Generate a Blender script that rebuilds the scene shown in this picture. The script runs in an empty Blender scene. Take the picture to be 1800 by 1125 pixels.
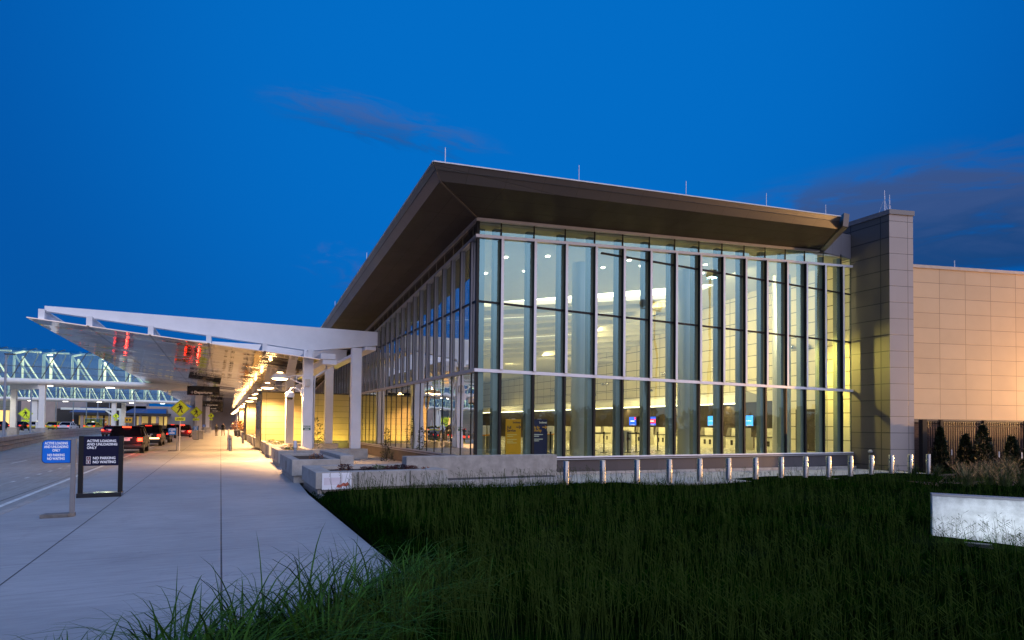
import bpy, bmesh, math, random
import numpy as np
from mathutils import Matrix, Vector
random.seed(7); rng = np.random.default_rng(11)
S = bpy.context.scene; COL = S.collection
# ------------------------------------------------------------------ camera
cam = bpy.data.cameras.new('camera'); camo = bpy.data.objects.new('camera', cam); COL.objects.link(camo)
YAW, PITCH, ROLL = math.radians(26.2054), math.radians(1.4214), math.radians(0.6038)
CAM = Vector((-7.5427, -18.0513, 1.7))
fw = Vector((math.sin(YAW)*math.cos(PITCH), math.cos(YAW)*math.cos(PITCH), math.sin(PITCH)))
rt = Vector((math.cos(YAW), -math.sin(YAW), 0)); up = rt.cross(fw)
r2 = rt*math.cos(ROLL)+up*math.sin(ROLL); u2 = up*math.cos(ROLL)-rt*math.sin(ROLL)
M = Matrix((r2, u2, -fw)).transposed().to_4x4(); M.translation = CAM
camo.matrix_world = M
cam.sensor_width = 36; cam.lens = 1039.99/1800*36; cam.shift_y = (722.58-562.5)/1800
cam.clip_start = .05; cam.clip_end = 3000
S.camera = camo
# ------------------------------------------------------------------ render / view
S.view_settings.view_transform = 'Standard'; S.view_settings.look = 'None'
S.view_settings.exposure = 0; S.view_settings.gamma = 1
try:
    S.cycles.use_denoising = True; S.cycles.sample_clamp_indirect = 3; S.cycles.sample_clamp_direct = 0
    S.cycles.caustics_reflective = True; S.cycles.blur_glossy = .15; S.cycles.transparent_max_bounces = 24
    S.cycles.max_bounces = 9
except Exception: pass
# ------------------------------------------------------------------ world: dusk sky
W = bpy.data.worlds.new('World'); S.world = W; W.use_nodes = True
class NT:
    def __init__(s, nt): s.nt = nt; s.n = nt.nodes; s.l = nt.links
    def new(s, t, **k):
        n = s.n.new(t)
        for a, b in k.items(): setattr(n, a, b)
        return n
    def inp(s, n, i, v):
        if hasattr(v, 'is_output') or isinstance(v, bpy.types.NodeSocket): s.l.new(v, n.inputs[i])
        elif v is not None: n.inputs[i].default_value = v
    def math(s, op, a, b=None, c=None, clamp=False):
        n = s.new('ShaderNodeMath', operation=op); n.use_clamp = clamp
        s.inp(n, 0, a); s.inp(n, 1, b); s.inp(n, 2, c); return n.outputs[0]
    def vmath(s, op, a, b=None):
        n = s.new('ShaderNodeVectorMath', operation=op); s.inp(n, 0, a); s.inp(n, 1, b)
        return n.outputs['Value'] if op in ('DOT_PRODUCT', 'LENGTH') else n.outputs[0]
    def smooth(s, v, a, b, lo=0., hi=1., kind='SMOOTHSTEP'):
        n = s.new('ShaderNodeMapRange', interpolation_type=kind)
        s.inp(n, 0, v); n.inputs[1].default_value = a; n.inputs[2].default_value = b
        n.inputs[3].default_value = lo; n.inputs[4].default_value = hi; return n.outputs[0]
    def mix(s, f, a, b, mode='MIX'):
        n = s.new('ShaderNodeMix', data_type='RGBA', blend_type=mode)
        s.inp(n, 0, f)
        for i, v in ((6, a), (7, b)): s.inp(n, i, v if not isinstance(v, tuple) else (v+(1,))[:4])
        return n.outputs[2]
    def noise(s, vec, scale, detail=4, rough=.55, dist=0.):
        n = s.new('ShaderNodeTexNoise'); s.inp(n, 'Vector', vec); n.inputs['Scale'].default_value = scale
        n.inputs['Detail'].default_value = detail; n.inputs['Roughness'].default_value = rough
        n.inputs['Distortion'].default_value = dist; return n.outputs['Fac']
    def scale(s, v, xyz):
        n = s.new('ShaderNodeMapping'); s.inp(n, 0, v); n.inputs['Scale'].default_value = xyz; return n.outputs[0]
w = NT(W.node_tree); bg = w.n['Background']
D = w.new('ShaderNodeTexCoord').outputs['Generated']
sky = w.new('ShaderNodeTexSky', sky_type='NISHITA'); sky.sun_disc = False
sky.sun_elevation = math.radians(1.0); sky.sun_rotation = math.radians(178)
sep = w.new('ShaderNodeSeparateXYZ'); w.inp(sep, 0, D); dz = sep.outputs[2]
s_ = w.vmath('DOT_PRODUCT', D, Vector((.32, -.92, .22)).normalized())
t_ = w.smooth(s_, .06, .88)
el = w.smooth(dz, .02, .62)
front = w.mix(el, (.0003, .090, .375), (.0003, .092, .400))
rimd = w.smooth(w.vmath('DOT_PRODUCT', D, Vector((.40, .74, .53)).normalized()), .70, .995)
front = w.mix(rimd, front, (.0004, .150, .560))
rear = w.mix(w.smooth(dz, .28, .85), (1.95, 1.82, 2.20), (.85, 1.25, 2.10))
rear = w.mix(w.smooth(dz, .03, .30), (.52, .40, .44), rear)
col = w.mix(t_, front, rear)
# a few thin dusk clouds, fixed to directions on the dome
def cloud(col, d, axis, la, lb, sc, lo, hi, tint, seed):
    d = Vector(d).normalized(); ax = Vector(axis); ax = (ax-d*ax.dot(d)).normalized(); ay = d.cross(ax)
    dv = w.vmath('SUBTRACT', D, d)
    u = w.math('DIVIDE', w.vmath('DOT_PRODUCT', dv, ax), la); v = w.math('DIVIDE', w.vmath('DOT_PRODUCT', dv, ay), lb)
    rr = w.math('SQRT', w.math('ADD', w.math('POWER', w.math('ABSOLUTE', u), 2.), w.math('POWER', w.math('ABSOLUTE', v), 2.)))
    cmb = w.new('ShaderNodeCombineXYZ'); w.inp(cmb, 0, u); w.inp(cmb, 1, v); cmb.inputs[2].default_value = seed
    nz = w.noise(cmb.outputs[0], sc, 6, .62, .6)
    m = w.math('MULTIPLY', w.smooth(w.math('SUBTRACT', nz, w.math('MULTIPLY', rr, .22)), lo, hi), w.smooth(rr, .55, 1.15, 1., 0.))
    shade = w.mix(w.smooth(w.math('ADD', w.math('MULTIPLY', v, -.8), w.math('MULTIPLY', nz, 1.6)), .2, 1.3), tint[0], tint[1])
    return w.mix(w.math('MULTIPLY', m, tint[2]), col, shade)
col = cloud(col, (.214, .868, .444), (.304, -.05, -.030), .19, .040, 2.0, .24, .62, ((.004, .076, .275), (.050, .118, .345), .80), 3.)
col = cloud(col, (.845, .430, .272), (.5, -.85, -.03), .42, .095, 2.2, .19, .44, ((.006, .052, .185), (.042, .086, .235), .92), 8.)
col = cloud(col, (.187, .949, .245), (1., 0, 0), .09, .05, 1.9, .33, .66, ((.012, .09, .34), (.06, .13, .42), .6), 5.)
nsk = w.new('ShaderNodeVectorMath', operation='SCALE'); w.inp(nsk, 0, sky.outputs[0]); nsk.inputs['Scale'].default_value = .0008
col = w.mix(1., col, nsk.outputs[0], 'ADD')
w.inp(bg, 0, col); bg.inputs[1].default_value = 1.0
# ------------------------------------------------------------------ helpers
def link(o, parent=None):
    COL.objects.link(o)
    if parent is not None: o.parent = parent
    return o
def tag(o, label=None, cat=None, group=None, kind=None):
    for k, v in (('label', label), ('category', cat), ('group', group), ('kind', kind)):
        if v: o[k] = v
    return o
def thing(name, label, cat, loc=(0, 0, 0), rz=0., group=None):
    o = bpy.data.objects.new(name, None); o.empty_display_size = .2; link(o)
    o.location = loc; o.rotation_euler = (0, 0, rz); return tag(o, label, cat, group)
def copy_tree(o, parent=None):
    c = o.copy(); link(c)
    if parent is not None: c.parent = parent
    for ch in o.children: copy_tree(ch, c)
    return c
class MB:
    def __init__(s): s.v = []; s.f = []; s.m = []
    def add(s, vs, fs, mi=0):
        b = len(s.v); s.v += [tuple(p) for p in vs]
        for f in fs: s.f.append(tuple(b+i for i in f)); s.m.append(mi)
        return s
    def hexa(s, p, mi=0):   # p: 4 bottom ccw, 4 top ccw
        return s.add(p, [(3, 2, 1, 0), (4, 5, 6, 7), (0, 1, 5, 4), (1, 2, 6, 5), (2, 3, 7, 6), (3, 0, 4, 7)], mi)
    def box(s, x0, y0, z0, x1, y1, z1, mi=0):
        return s.hexa([(x0, y0, z0), (x1, y0, z0), (x1, y1, z0), (x0, y1, z0), (x0, y0, z1), (x1, y0, z1), (x1, y1, z1), (x0, y1, z1)], mi)
    def cbox(s, c, d, mi=0): return s.box(c[0]-d[0]/2, c[1]-d[1]/2, c[2]-d[2]/2, c[0]+d[0]/2, c[1]+d[1]/2, c[2]+d[2]/2, mi)
    def prism(s, poly, z0, z1, mi=0):
        n = len(poly); f0 = z0 if callable(z0) else (lambda x, y: z0); f1 = z1 if callable(z1) else (lambda x, y: z1)
        vs = [(x, y, f0(x, y)) for x, y in poly]+[(x, y, f1(x, y)) for x, y in poly]
        return s.add(vs, [tuple(range(n-1, -1, -1)), tuple(range(n, 2*n))]+[(i, (i+1) % n, n+(i+1) % n, n+i) for i in range(n)], mi)
    def extr(s, poly, o, u, v, wv, mi=0):   # planar polygon (a,b) -> o+u*a+v*b, extruded by wv
        o, u, v, wv = map(Vector, (o, u, v, wv)); n = len(poly)
        a = [o+u*p+v*q for p, q in poly]; b = [p+wv for p in a]
        return s.add(a+b, [tuple(range(n-1, -1, -1)), tuple(range(n, 2*n))]+[(i, (i+1) % n, n+(i+1) % n, n+i) for i in range(n)], mi)
    def bar(s, a, b, wd, ht=None, mi=0, upv=(0, 0, 1)):
        a, b = Vector(a), Vector(b); ht = ht or wd; d = (b-a).normalized(); x = d.cross(Vector(upv))
        if x.length < 1e-4: x = d.cross(Vector((0, 1, 0)))
        x.normalize(); y = x.cross(d); x = x*wd/2; y = y*ht/2
        return s.hexa([a-x-y, a+x-y, b+x-y, b-x-y, a-x+y, a+x+y, b+x+y, b-x+y], mi)
    def tube(s, pts, r, n=8, mi=0):
        pts = [Vector(p) for p in pts]; rings = []
        for i, p in enumerate(pts):
            d = (pts[min(i+1, len(pts)-1)]-pts[max(i-1, 0)]).normalized()
            x = d.cross(Vector((0, 0, 1)));
            if x.length < 1e-3: x = Vector((1, 0, 0))
            x.normalize(); y = d.cross(x); rr = r[i] if isinstance(r, (list, tuple)) else r
            rings.append([p+(x*math.cos(t)+y*math.sin(t))*rr for t in (2*math.pi*k/n for k in range(n))])
        vs = [q for rg in rings for q in rg]; fs = []
        for i in range(len(pts)-1):
            for k in range(n): fs.append((i*n+k, i*n+(k+1) % n, (i+1)*n+(k+1) % n, (i+1)*n+k))
        fs += [tuple(range(n-1, -1, -1)), tuple((len(pts)-1)*n+k for k in range(n))]
        return s.add(vs, fs, mi)
    def lathe(s, prof, c=(0, 0, 0), n=20, mi=0):
        vs = [(c[0]+r*math.cos(2*math.pi*k/n), c[1]+r*math.sin(2*math.pi*k/n), c[2]+z) for r, z in prof for k in range(n)]
        fs = [(i*n+k, i*n+(k+1) % n, (i+1)*n+(k+1) % n, (i+1)*n+k) for i in range(len(prof)-1) for k in range(n)]
        fs += [tuple(range(n-1, -1, -1)), tuple((len(prof)-1)*n+k for k in range(n))]
        return s.add(vs, fs, mi)
    def build(s, name, mats, parent=None, smooth=False, bevel=0., seg=2):
        me = bpy.data.meshes.new(name); me.from_pydata(s.v, [], s.f)
        for m in (mats if isinstance(mats, (list, tuple)) else [mats]): me.materials.append(m)
        if any(s.m): me.polygons.foreach_set('material_index', s.m)
        if smooth: me.polygons.foreach_set('use_smooth', [True]*len(s.f))
        me.update(); o = bpy.data.objects.new(name, me); link(o, parent)
        if smooth == 'auto':
            try:
                bm = bmesh.new(); bm.from_mesh(me)
                for e in bm.edges:
                    if len(e.link_faces) == 2 and e.calc_face_angle(0) > .6: e.smooth = False
                bm.to_mesh(me); bm.free()
            except Exception: pass
        if bevel:
            b = o.modifiers.new('bevel', 'BEVEL'); b.width = bevel; b.segments = seg; b.limit_method = 'ANGLE'
        return o
MATS = {}
def mat(name, color, rough=.6, metal=0., var=.12, nscale=3., bump=0., bscale=60., spec=.5, fine=.0, coat=0.):
    if name in MATS: return MATS[name]
    m = bpy.data.materials.new(name); m.use_nodes = True; k = NT(m.node_tree); b = k.n['Principled BSDF']
    P = k.new('ShaderNodeTexCoord').outputs['Object']
    c = tuple(color)
    if var:
        nz = k.noise(P, nscale, 5, .6)
        cc = k.mix(k.smooth(nz, .25, .75), tuple(x*(1-var) for x in c), tuple(min(1, x*(1+var)) for x in c))
        if fine: cc = k.mix(k.smooth(k.noise(P, nscale*22, 3, .7), .3, .7, 0, fine), cc, tuple(x*.45 for x in c))
        k.inp(b, 'Base Color', cc)
        k.inp(b, 'Roughness', k.smooth(nz, .2, .8, max(0, rough-.06), min(1, rough+.06)))
    else:
        b.inputs['Base Color'].default_value = c+(1,); b.inputs['Roughness'].default_value = rough
    b.inputs['Metallic'].default_value = metal; b.inputs['Specular IOR Level'].default_value = spec
    if coat: b.inputs['Coat Weight'].default_value = coat
    if bump:
        bn = k.new('ShaderNodeBump'); bn.inputs['Strength'].default_value = bump; bn.inputs['Distance'].default_value = .02
        k.inp(bn, 'Height', k.noise(P, bscale, 4, .6)); k.inp(b, 'Normal', bn.outputs[0])
    MATS[name] = m; return m
def emit(name, color, strength):
    if name in MATS: return MATS[name]
    m = bpy.data.materials.new(name); m.use_nodes = True; k = NT(m.node_tree); b = k.n['Principled BSDF']
    b.inputs['Base Color'].default_value = tuple(color)+(1,); b.inputs['Emission Color'].default_value = tuple(color)+(1,)
    b.inputs['Emission Strength'].default_value = strength; MATS[name] = m; return m
def panel(name, color, direction, du, dv, u0=0., v0=0., rough=.45, metal=0., joint=.012, jc=.25, tint=.06, spec=.5, offset=0., bumpn=.03, vdir=(0, 0, 1)):
    """wall of cladding panels: joints along world direction and height"""
    m = bpy.data.materials.new(name); m.use_nodes = True; k = NT(m.node_tree); b = k.n['Principled BSDF']
    P = k.new('ShaderNodeNewGeometry').outputs['Position']
    sp = k.new('ShaderNodeSeparateXYZ'); k.inp(sp, 0, P)
    u = k.math('SUBTRACT', k.vmath('DOT_PRODUCT', P, Vector(direction)), u0); v = k.math('SUBTRACT', k.vmath('DOT_PRODUCT', P, Vector(vdir)), v0)
    cm = k.new('ShaderNodeCombineXYZ'); k.inp(cm, 0, u); k.inp(cm, 1, v)
    br = k.new('ShaderNodeTexBrick'); k.inp(br, 'Vector', cm.outputs[0]); br.offset = offset; br.squash = 1
    br.inputs['Scale'].default_value = 1; br.inputs['Brick Width'].default_value = du; br.inputs['Row Height'].default_value = dv
    br.inputs['Mortar Size'].default_value = joint; br.inputs['Mortar Smooth'].default_value = .15; br.inputs['Bias'].default_value = 0
    c = tuple(color)
    br.inputs['Color1'].default_value = tuple(x*(1-tint) for x in c)+(1,); br.inputs['Color2'].default_value = tuple(x*(1+tint) for x in c)+(1,)
    br.inputs['Mortar'].default_value = tuple(x*jc for x in c)+(1,)
    nz = k.noise(P, 1.3, 5, .65)
    cc = k.mix(k.smooth(nz, .25, .75, 0., .16), br.outputs['Color'], tuple(x*.72 for x in c))
    k.inp(b, 'Base Color', cc); k.inp(b, 'Roughness', k.smooth(nz, .2, .8, rough-.05, rough+.07)); b.inputs['Metallic'].default_value = metal
    b.inputs['Specular IOR Level'].default_value = spec
    bn = k.new('ShaderNodeBump'); bn.inputs['Strength'].default_value = .5; bn.inputs['Distance'].default_value = .012; bn.invert = True
    k.inp(bn, 'Height', k.math('ADD', br.outputs['Fac'], k.math('MULTIPLY', k.noise(P, 2.2, 2, .5), bumpn*6))); k.inp(b, 'Normal', bn.outputs[0])
    MATS[name] = m; return m
def glass(name, tint=(.80, .88, .86), f0=.09, gcol=(.92, .97, 1.), wave=.012, wscale=1.1, gain=1.):
    m = bpy.data.materials.new(name); m.use_nodes = True; k = NT(m.node_tree); k.n.remove(k.n['Principled BSDF'])
    out = k.n['Material Output']
    tr = k.new('ShaderNodeBsdfTransparent'); tr.inputs[0].default_value = tint+(1,)
    gl = k.new('ShaderNodeBsdfGlossy'); gl.inputs['Roughness'].default_value = .0; gl.inputs['Color'].default_value = gcol+(1,)
    lw = k.new('ShaderNodeLayerWeight'); lw.inputs[0].default_value = .5
    f = k.math('MULTIPLY_ADD', k.math('POWER', lw.outputs['Facing'], 4.2), (1-f0)*gain, f0, clamp=True)
    if wave:
        P = k.new('ShaderNodeNewGeometry').outputs['Position']
        bn = k.new('ShaderNodeBump'); bn.inputs['Strength'].default_value = 1.; bn.inputs['Distance'].default_value = wave
        k.inp(bn, 'Height', k.noise(k.scale(P, (1, 1, .6)), wscale, 1, .4)); k.inp(gl, 'Normal', bn.outputs[0])
    mx = k.new('ShaderNodeMixShader'); k.inp(mx, 0, f); k.l.new(tr.outputs[0], mx.inputs[1]); k.l.new(gl.outputs[0], mx.inputs[2])
    k.l.new(mx.outputs[0], out.inputs[0]); MATS[name] = m; return m
def text(body, size, loc, u, v, m, parent=None, align='LEFT', bold=.0, name='lettering', space=1., ext=.002, sx=1.):
    c = bpy.data.curves.new(name, 'FONT'); c.body = body; c.size = size; c.align_x = align; c.offset = bold; c.extrude = ext
    c.space_line = space; c.resolution_u = 3
    tmp = bpy.data.objects.new('tmp_text', c); COL.objects.link(tmp)
    me = bpy.data.meshes.new_from_object(tmp.evaluated_get(bpy.context.evaluated_depsgraph_get()))
    bpy.data.objects.remove(tmp); me.materials.clear(); me.materials.append(m); me.name = name
    o = bpy.data.objects.new(name, me); link(o, parent)
    u = Vector(u).normalized(); v = Vector(v).normalized(); n = u.cross(v)
    mm = Matrix((u*sx, v, n)).transposed().to_4x4(); mm.translation = Vector(loc); o.matrix_local = mm; return o
def light(kind, loc, power, color, parent=None, size=.2, target=None, spot=None, blend=.6, size_y=None, spread=None, name='lamp_light'):
    l = bpy.data.lights.new(name, kind); l.energy = power; l.color = color
    if kind in ('POINT', 'SPOT'): l.shadow_soft_size = size
    if kind == 'AREA':
        l.size = size
        if size_y: l.shape = 'RECTANGLE'; l.size_y = size_y
        if spread: l.spread = spread
    if kind == 'SPOT': l.spot_size = spot or 2.; l.spot_blend = blend
    o = bpy.data.objects.new(name, l); link(o, parent); o.location = loc
    if target is not None: o.rotation_euler = (Vector(target)-Vector(loc)).to_track_quat('-Z', 'Y').to_euler()
    return o
# ------------------------------------------------------------------ materials
conc = mat('precast_concrete', (.36, .345, .32), .8, var=.22, nscale=2.2, bump=.35, bscale=40, fine=.35)
conc2 = mat('rough_concrete', (.33, .315, .29), .85, var=.25, nscale=3.5, bump=.5, bscale=30, fine=.4)
white = mat('white_painted_steel', (.72, .71, .72), .42, var=.05, nscale=1.5, bump=.05, bscale=3)
greypaint = mat('grey_painted_steel', (.28, .29, .31), .45, var=.08)
alu = mat('anodised_aluminium', (.66, .66, .71), .42, .1, var=.05)
blk = mat('black_anodised', (.009, .009, .010), .45, .0, var=.1, spec=.25)
dark = mat('charcoal_metal', (.045, .045, .055), .5, .1, var=.15)
steel = mat('brushed_stainless', (.26, .255, .245), .30, 1., var=.03, nscale=2)
post_i = mat('interior_post_grey', (.17, .20, .19), .5, var=.06)
soil = mat('dark_soil', (.03, .024, .018), .95, var=.4, nscale=8, bump=.8, bscale=25)
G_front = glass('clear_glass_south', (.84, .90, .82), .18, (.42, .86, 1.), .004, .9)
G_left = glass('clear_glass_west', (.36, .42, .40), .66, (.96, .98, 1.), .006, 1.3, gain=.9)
# ------------------------------------------------------------------ ground
def ground_mat():
    m = bpy.data.materials.new('ground_soil'); m.use_nodes = True; k = NT(m.node_tree); b = k.n['Principled BSDF']
    P = k.new('ShaderNodeNewGeometry').outputs['Position']
    k.inp(b, 'Base Color', k.mix(k.smooth(k.noise(P, .35, 5), .3, .7), (.004, .010, .003), (.007, .013, .004))); b.inputs['Roughness'].default_value = .95; b.inputs['Specular IOR Level'].default_value = 0
    return m
def sheet(name, poly, z, m, kind='structure', thick=.3):
    o = MB().prism(poly, z-thick, z).build(name, m); tag(o, kind=kind); return o
def apron_z(x): return -.009*max(0, x-4)
gm = MB(); n0 = 700
gm.add([(-n0, -n0, -.14), (n0, -n0, -.14), (n0, n0, -.14), (-n0, n0, -.14)], [(0, 1, 2, 3)])
tag(gm.build('ground', ground_mat()), kind='structure')
lawn = MB()   # gently uneven lawn under the tall grass
def lawn_h(x, y): return .02+.035*math.sin(x*.9+1.3*math.sin(y*.7))+.03*math.sin(y*1.1+x*.4)-.006*max(0, x)
gx = np.concatenate([np.linspace(-16, -4, 60), np.linspace(-3.5, 40, 60)]); gy = np.concatenate([np.linspace(-40, -17, 14), np.linspace(-16.5, -3.2, 60)])
YBX = [-16, -12, -10.5, -9.2, -8.5, -7.8, -7.0, -6.3, -5.61]; YBY = [-19, -16, -14.8, -13.8, -13.4, -13.1, -12.75, -12.35, -11.3]
Yb = lambda x: np.interp(x, YBX, YBY)   # near edge of the paved walk
vid = {}; nxg, nyg = len(gx), len(gy)
lv = [(x, y, lawn_h(x, y) if (x > -5.25 or y < Yb(x)-.35) else -.14) for y in gy for x in gx]
lawn.add(lv, [(j*nxg+i, j*nxg+i+1, (j+1)*nxg+i+1, (j+1)*nxg+i) for j in range(nyg-1) for i in range(nxg-1)])
tag(lawn.build('lawn', ground_mat(), smooth=True), kind='structure')
def pave_mat(name, base, jx, jy, wj=.012, streak=(1.2, 9, 1), warm=.0):
    m = bpy.data.materials.new(name); m.use_nodes = True; k = NT(m.node_tree); b = k.n['Principled BSDF']
    P = k.new('ShaderNodeNewGeometry').outputs['Position']; sp = k.new('ShaderNodeSeparateXYZ'); k.inp(sp, 0, P)
    mask = None
    for ax, lst, ww in ((0, jx, wj), (1, jy, wj*.55)):
        if isinstance(lst, tuple):   # repeating
            v = k.math('ABSOLUTE', k.math('SUBTRACT', k.math('MODULO', k.math('ADD', sp.outputs[ax], 600-lst[1]), lst[0]), lst[0]/2))
            ms = [k.smooth(v, ww*.5, ww, 1, 0)]
        else: ms = [k.smooth(k.math('ABSOLUTE', k.math('SUBTRACT', sp.outputs[ax], q)), ww*.5, ww, 1, 0) for q in lst]
        for q in ms:
            if ax == 1: q = k.math('MULTIPLY', q, .5)
            mask = q if mask is None else k.math('MAXIMUM', mask, q)
    n1 = k.noise(P, .6, 6, .62); n2 = k.noise(k.scale(P, streak), 1.6, 5, .65); n3 = k.noise(P, 45, 3, .7)
    c = k.mix(k.smooth(n1, .3, .7), tuple(x*.86 for x in base), tuple(x*1.08 for x in base))
    c = k.mix(k.smooth(n2, .35, .75, 0, .38), c, tuple(x*.70 for x in base))
    c = k.mix(k.smooth(n3, .5, .8, 0, .25), c, tuple(x*.6 for x in base))
    st = k.noise(P, 2.3, 3, .5, 1.5); c = k.mix(k.smooth(st, .66, .74, 0, .22), c, tuple(x*.5 for x in base))
    vo = k.new('ShaderNodeTexVoronoi'); k.inp(vo, 'Vector', P); vo.inputs['Scale'].default_value = 1.1
    c = k.mix(k.smooth(vo.outputs['Distance'], .012, .03, .55, 0), c, tuple(x*.25 for x in base))
    c = k.mix(k.smooth(k.noise(k.scale(P, (1, .25, 1)), .9, 5, .7, 2.), .58, .72, 0, .30), c, tuple(x*.6 for x in base))
    c = k.mix(mask, c, tuple(x*.10 for x in base))
    k.inp(b, 'Base Color', c); k.inp(b, 'Roughness', k.smooth(n2, .2, .8, .48, .72))
    bn = k.new('ShaderNodeBump'); bn.inputs['Strength'].default_value = .35; bn.inputs['Distance'].default_value = .01
    k.inp(bn, 'Height', k.math('SUBTRACT', k.math('MULTIPLY', n3, .5), mask)); k.inp(b, 'Normal', bn.outputs[0]); return m
walk = pave_mat('broom_finished_concrete', (.325, .328, .332), [-7.50, -9.55], (1.52, .3))
roadm = pave_mat('concrete_roadway', (.30, .285, .26), (3.9, 1.1), (5.2, 0.), .02, (6, .5, 1))
sheet('sidewalk', [(-11.05, -30), (-5.62, -30), (-5.62, -3.2), (-5.40, 2), (-5.30, 170), (-11.05, 170)], 0, walk)
sheet('forecourt', [(-5.36, -3.4), (.2, -3.4), (.2, 170), (-5.28, 170), (-5.36, 2)], -.006, walk)
sheet('kerb', [(-11.20, -40), (-11.055, -40), (-11.055, 170), (-11.20, 170)], .002, conc)
sheet('road', [(-60, -60), (-11.205, -60), (-11.205, 175), (-60, 175)], -.115, roadm, thick=.02)
ap = MB(); xs = [.2, 4, 8, 12, 16, 20, 24, 30, 40]
for a, b in zip(xs, xs[1:]): ap.hexa([(a, -4.15, -.3), (b, -4.15, -.3), (b, .05, -.3), (a, .05, -.3), (a, -4.15, apron_z(a)), (b, -4.15, apron_z(b)), (b, .05, apron_z(b)), (a, .05, apron_z(a))])
tag(ap.build('pavement', walk), kind='structure')
paint = mat('road_paint', (.62, .62, .58), .6, var=.25, nscale=6)
def rd(x, y): return (CAM.x+(x-CAM.x)*1.8/1.7, CAM.y+(y-CAM.y)*1.8/1.7)
mk = MB(); RZ = -.111
def strip(x0, y0, x1, y1, wd): mk.add([(x0-wd/2, y0, RZ), (x0+wd/2, y0, RZ), (x1+wd/2, y1, RZ), (x1-wd/2, y1, RZ)], [(0, 1, 2, 3)])
a, b = rd(-11.42, -6), rd(-11.72, 22); strip(a[0], a[1], b[0], b[1], .11); c_ = rd(-12.1, 130); strip(b[0], b[1], c_[0], c_[1], .11)
y = -8
while y < 120:
    a = rd(-12.72, y); strip(a[0], a[1], a[0], a[1]+.42, .09); y += 1.35
y = -6
while y < 120:
    a = rd(-15.0, y); strip(a[0], a[1], a[0], a[1]+2.2, .10); y += 9
tag(mk.build('road_markings', paint), kind='structure')
a, b = rd(-18.4, 8), rd(-21.6, 120)
mk = MB(); mk.add([(a[0]-.05, a[1], RZ), (a[0]+.05, a[1], RZ), (b[0]+.05, b[1], RZ), (b[0]-.05, b[1], RZ)], [(0, 1, 2, 3)])
tag(mk.build('road_edge_line', mat('yellow_paint', (.45, .33, .12), .6)), kind='structure')
# ------------------------------------------------------------------ terminal building
zR = lambda x, y: 8.59+.078*x-.084*y
zU = lambda x, y: 7.98+.076*x-.088*y
B = thing('terminal_building', 'long glass walled airport terminal with dark overhanging roof, lit from inside', 'building')
bronze_x = panel('bronze_fascia_panels_east', (.078, .074, .077), (1, 0, 0), 1.26, 9, rough=.42, spec=.5, tint=.05, jc=.4, joint=.008)
bronze_y = panel('bronze_fascia_panels_north', (.078, .074, .077), (0, 1, 0), 1.26, 9, rough=.42, tint=.05, jc=.4, joint=.008)
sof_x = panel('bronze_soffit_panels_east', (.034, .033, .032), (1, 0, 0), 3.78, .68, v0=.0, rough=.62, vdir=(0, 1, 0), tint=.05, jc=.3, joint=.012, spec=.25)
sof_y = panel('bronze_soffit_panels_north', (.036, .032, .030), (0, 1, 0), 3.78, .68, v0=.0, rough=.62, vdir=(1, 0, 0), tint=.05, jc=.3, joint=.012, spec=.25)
O = [(2.04, .09), (2.24, .31), (2.35, .46)]
LE, XE = 78., 17.0
def Rp(i, o, dz):
    p = [(XE-o*.787, -o), (-o, -o), (-o, LE)][i]; return (p[0], p[1], zR(*p)+dz)
inn = [(XE, 0, zR(XE, 0)), (0, 0, zR(0, 0)), (0, LE, zR(0, LE))]
roof = MB()
tp = [Rp(i, 2.34, .47) for i in range(3)]; deck = [tp[0], (XE+.3, .3, zR(XE, 0)+.5), (24, .7, zR(24, 0)+.5), (24, LE, zR(24, LE)+.5), tp[2], tp[1]]
roof.add(deck, [(0, 1, 2, 3, 4, 5)]); R_ = roof.build('roof', dark, B)
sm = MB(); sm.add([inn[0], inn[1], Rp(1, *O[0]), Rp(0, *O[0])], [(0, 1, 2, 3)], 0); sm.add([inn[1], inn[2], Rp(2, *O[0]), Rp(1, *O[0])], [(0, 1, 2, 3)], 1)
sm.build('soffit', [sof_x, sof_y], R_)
fm = MB()
for (o1, d1), (o2, d2) in ((O[0], O[1]), (O[1], O[2])):
    fm.add([Rp(0, o1, d1), Rp(1, o1, d1), Rp(1, o2, d2), Rp(0, o2, d2)], [(0, 1, 2, 3)], 0); fm.add([Rp(1, o1, d1), Rp(2, o1, d1), Rp(2, o2, d2), Rp(1, o2, d2)], [(0, 1, 2, 3)], 1)
fm.build('fascia', [bronze_x, bronze_y], R_)
sj = MB(); sj.bar((-.03, -.03, zR(0, 0)-.01), Rp(1, 2.03, .075), .05, .03); sj.bar(Rp(1, 2.05, .10), Rp(1, 2.35, .45), .03, .03); sj.build('mitre_joint', mat('mitre_trim', (.055, .053, .053), .6), R_)
fj = MB()
for i in (0, 1): fj.bar(Rp(i, 2.245, .31), Rp(i+1, 2.245, .31), .014, .014)
fj.build('fascia_joint', blk, R_)
cp = MB()
for i in (0, 1): cp.bar(Rp(i, 2.34, .475), Rp(i+1, 2.34, .475), .07, .035)
cp.build('coping', mat('coping_metal', (.42, .42, .44), .35, .3), R_)
rt_ = MB(); a = Vector((XE+.02, -.02, zR(XE, 0)-.02)); b = Vector(Rp(0, 2.30, .1)); b.x += .02
rt_.hexa([a, a+Vector((.34, 0, 0)), b+Vector((.34, -.1, -.02)), b+Vector((0, -.1, -.02)), a+Vector((0, 0, .8)), a+Vector((.34, 0, .8)), b+Vector((.34, -.16, .50)), b+Vector((0, -.16, .50))])
rt_.build('eave_return', mat('bronze_metal', (.080, .076, .078), .42, var=.08), R_)
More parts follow.
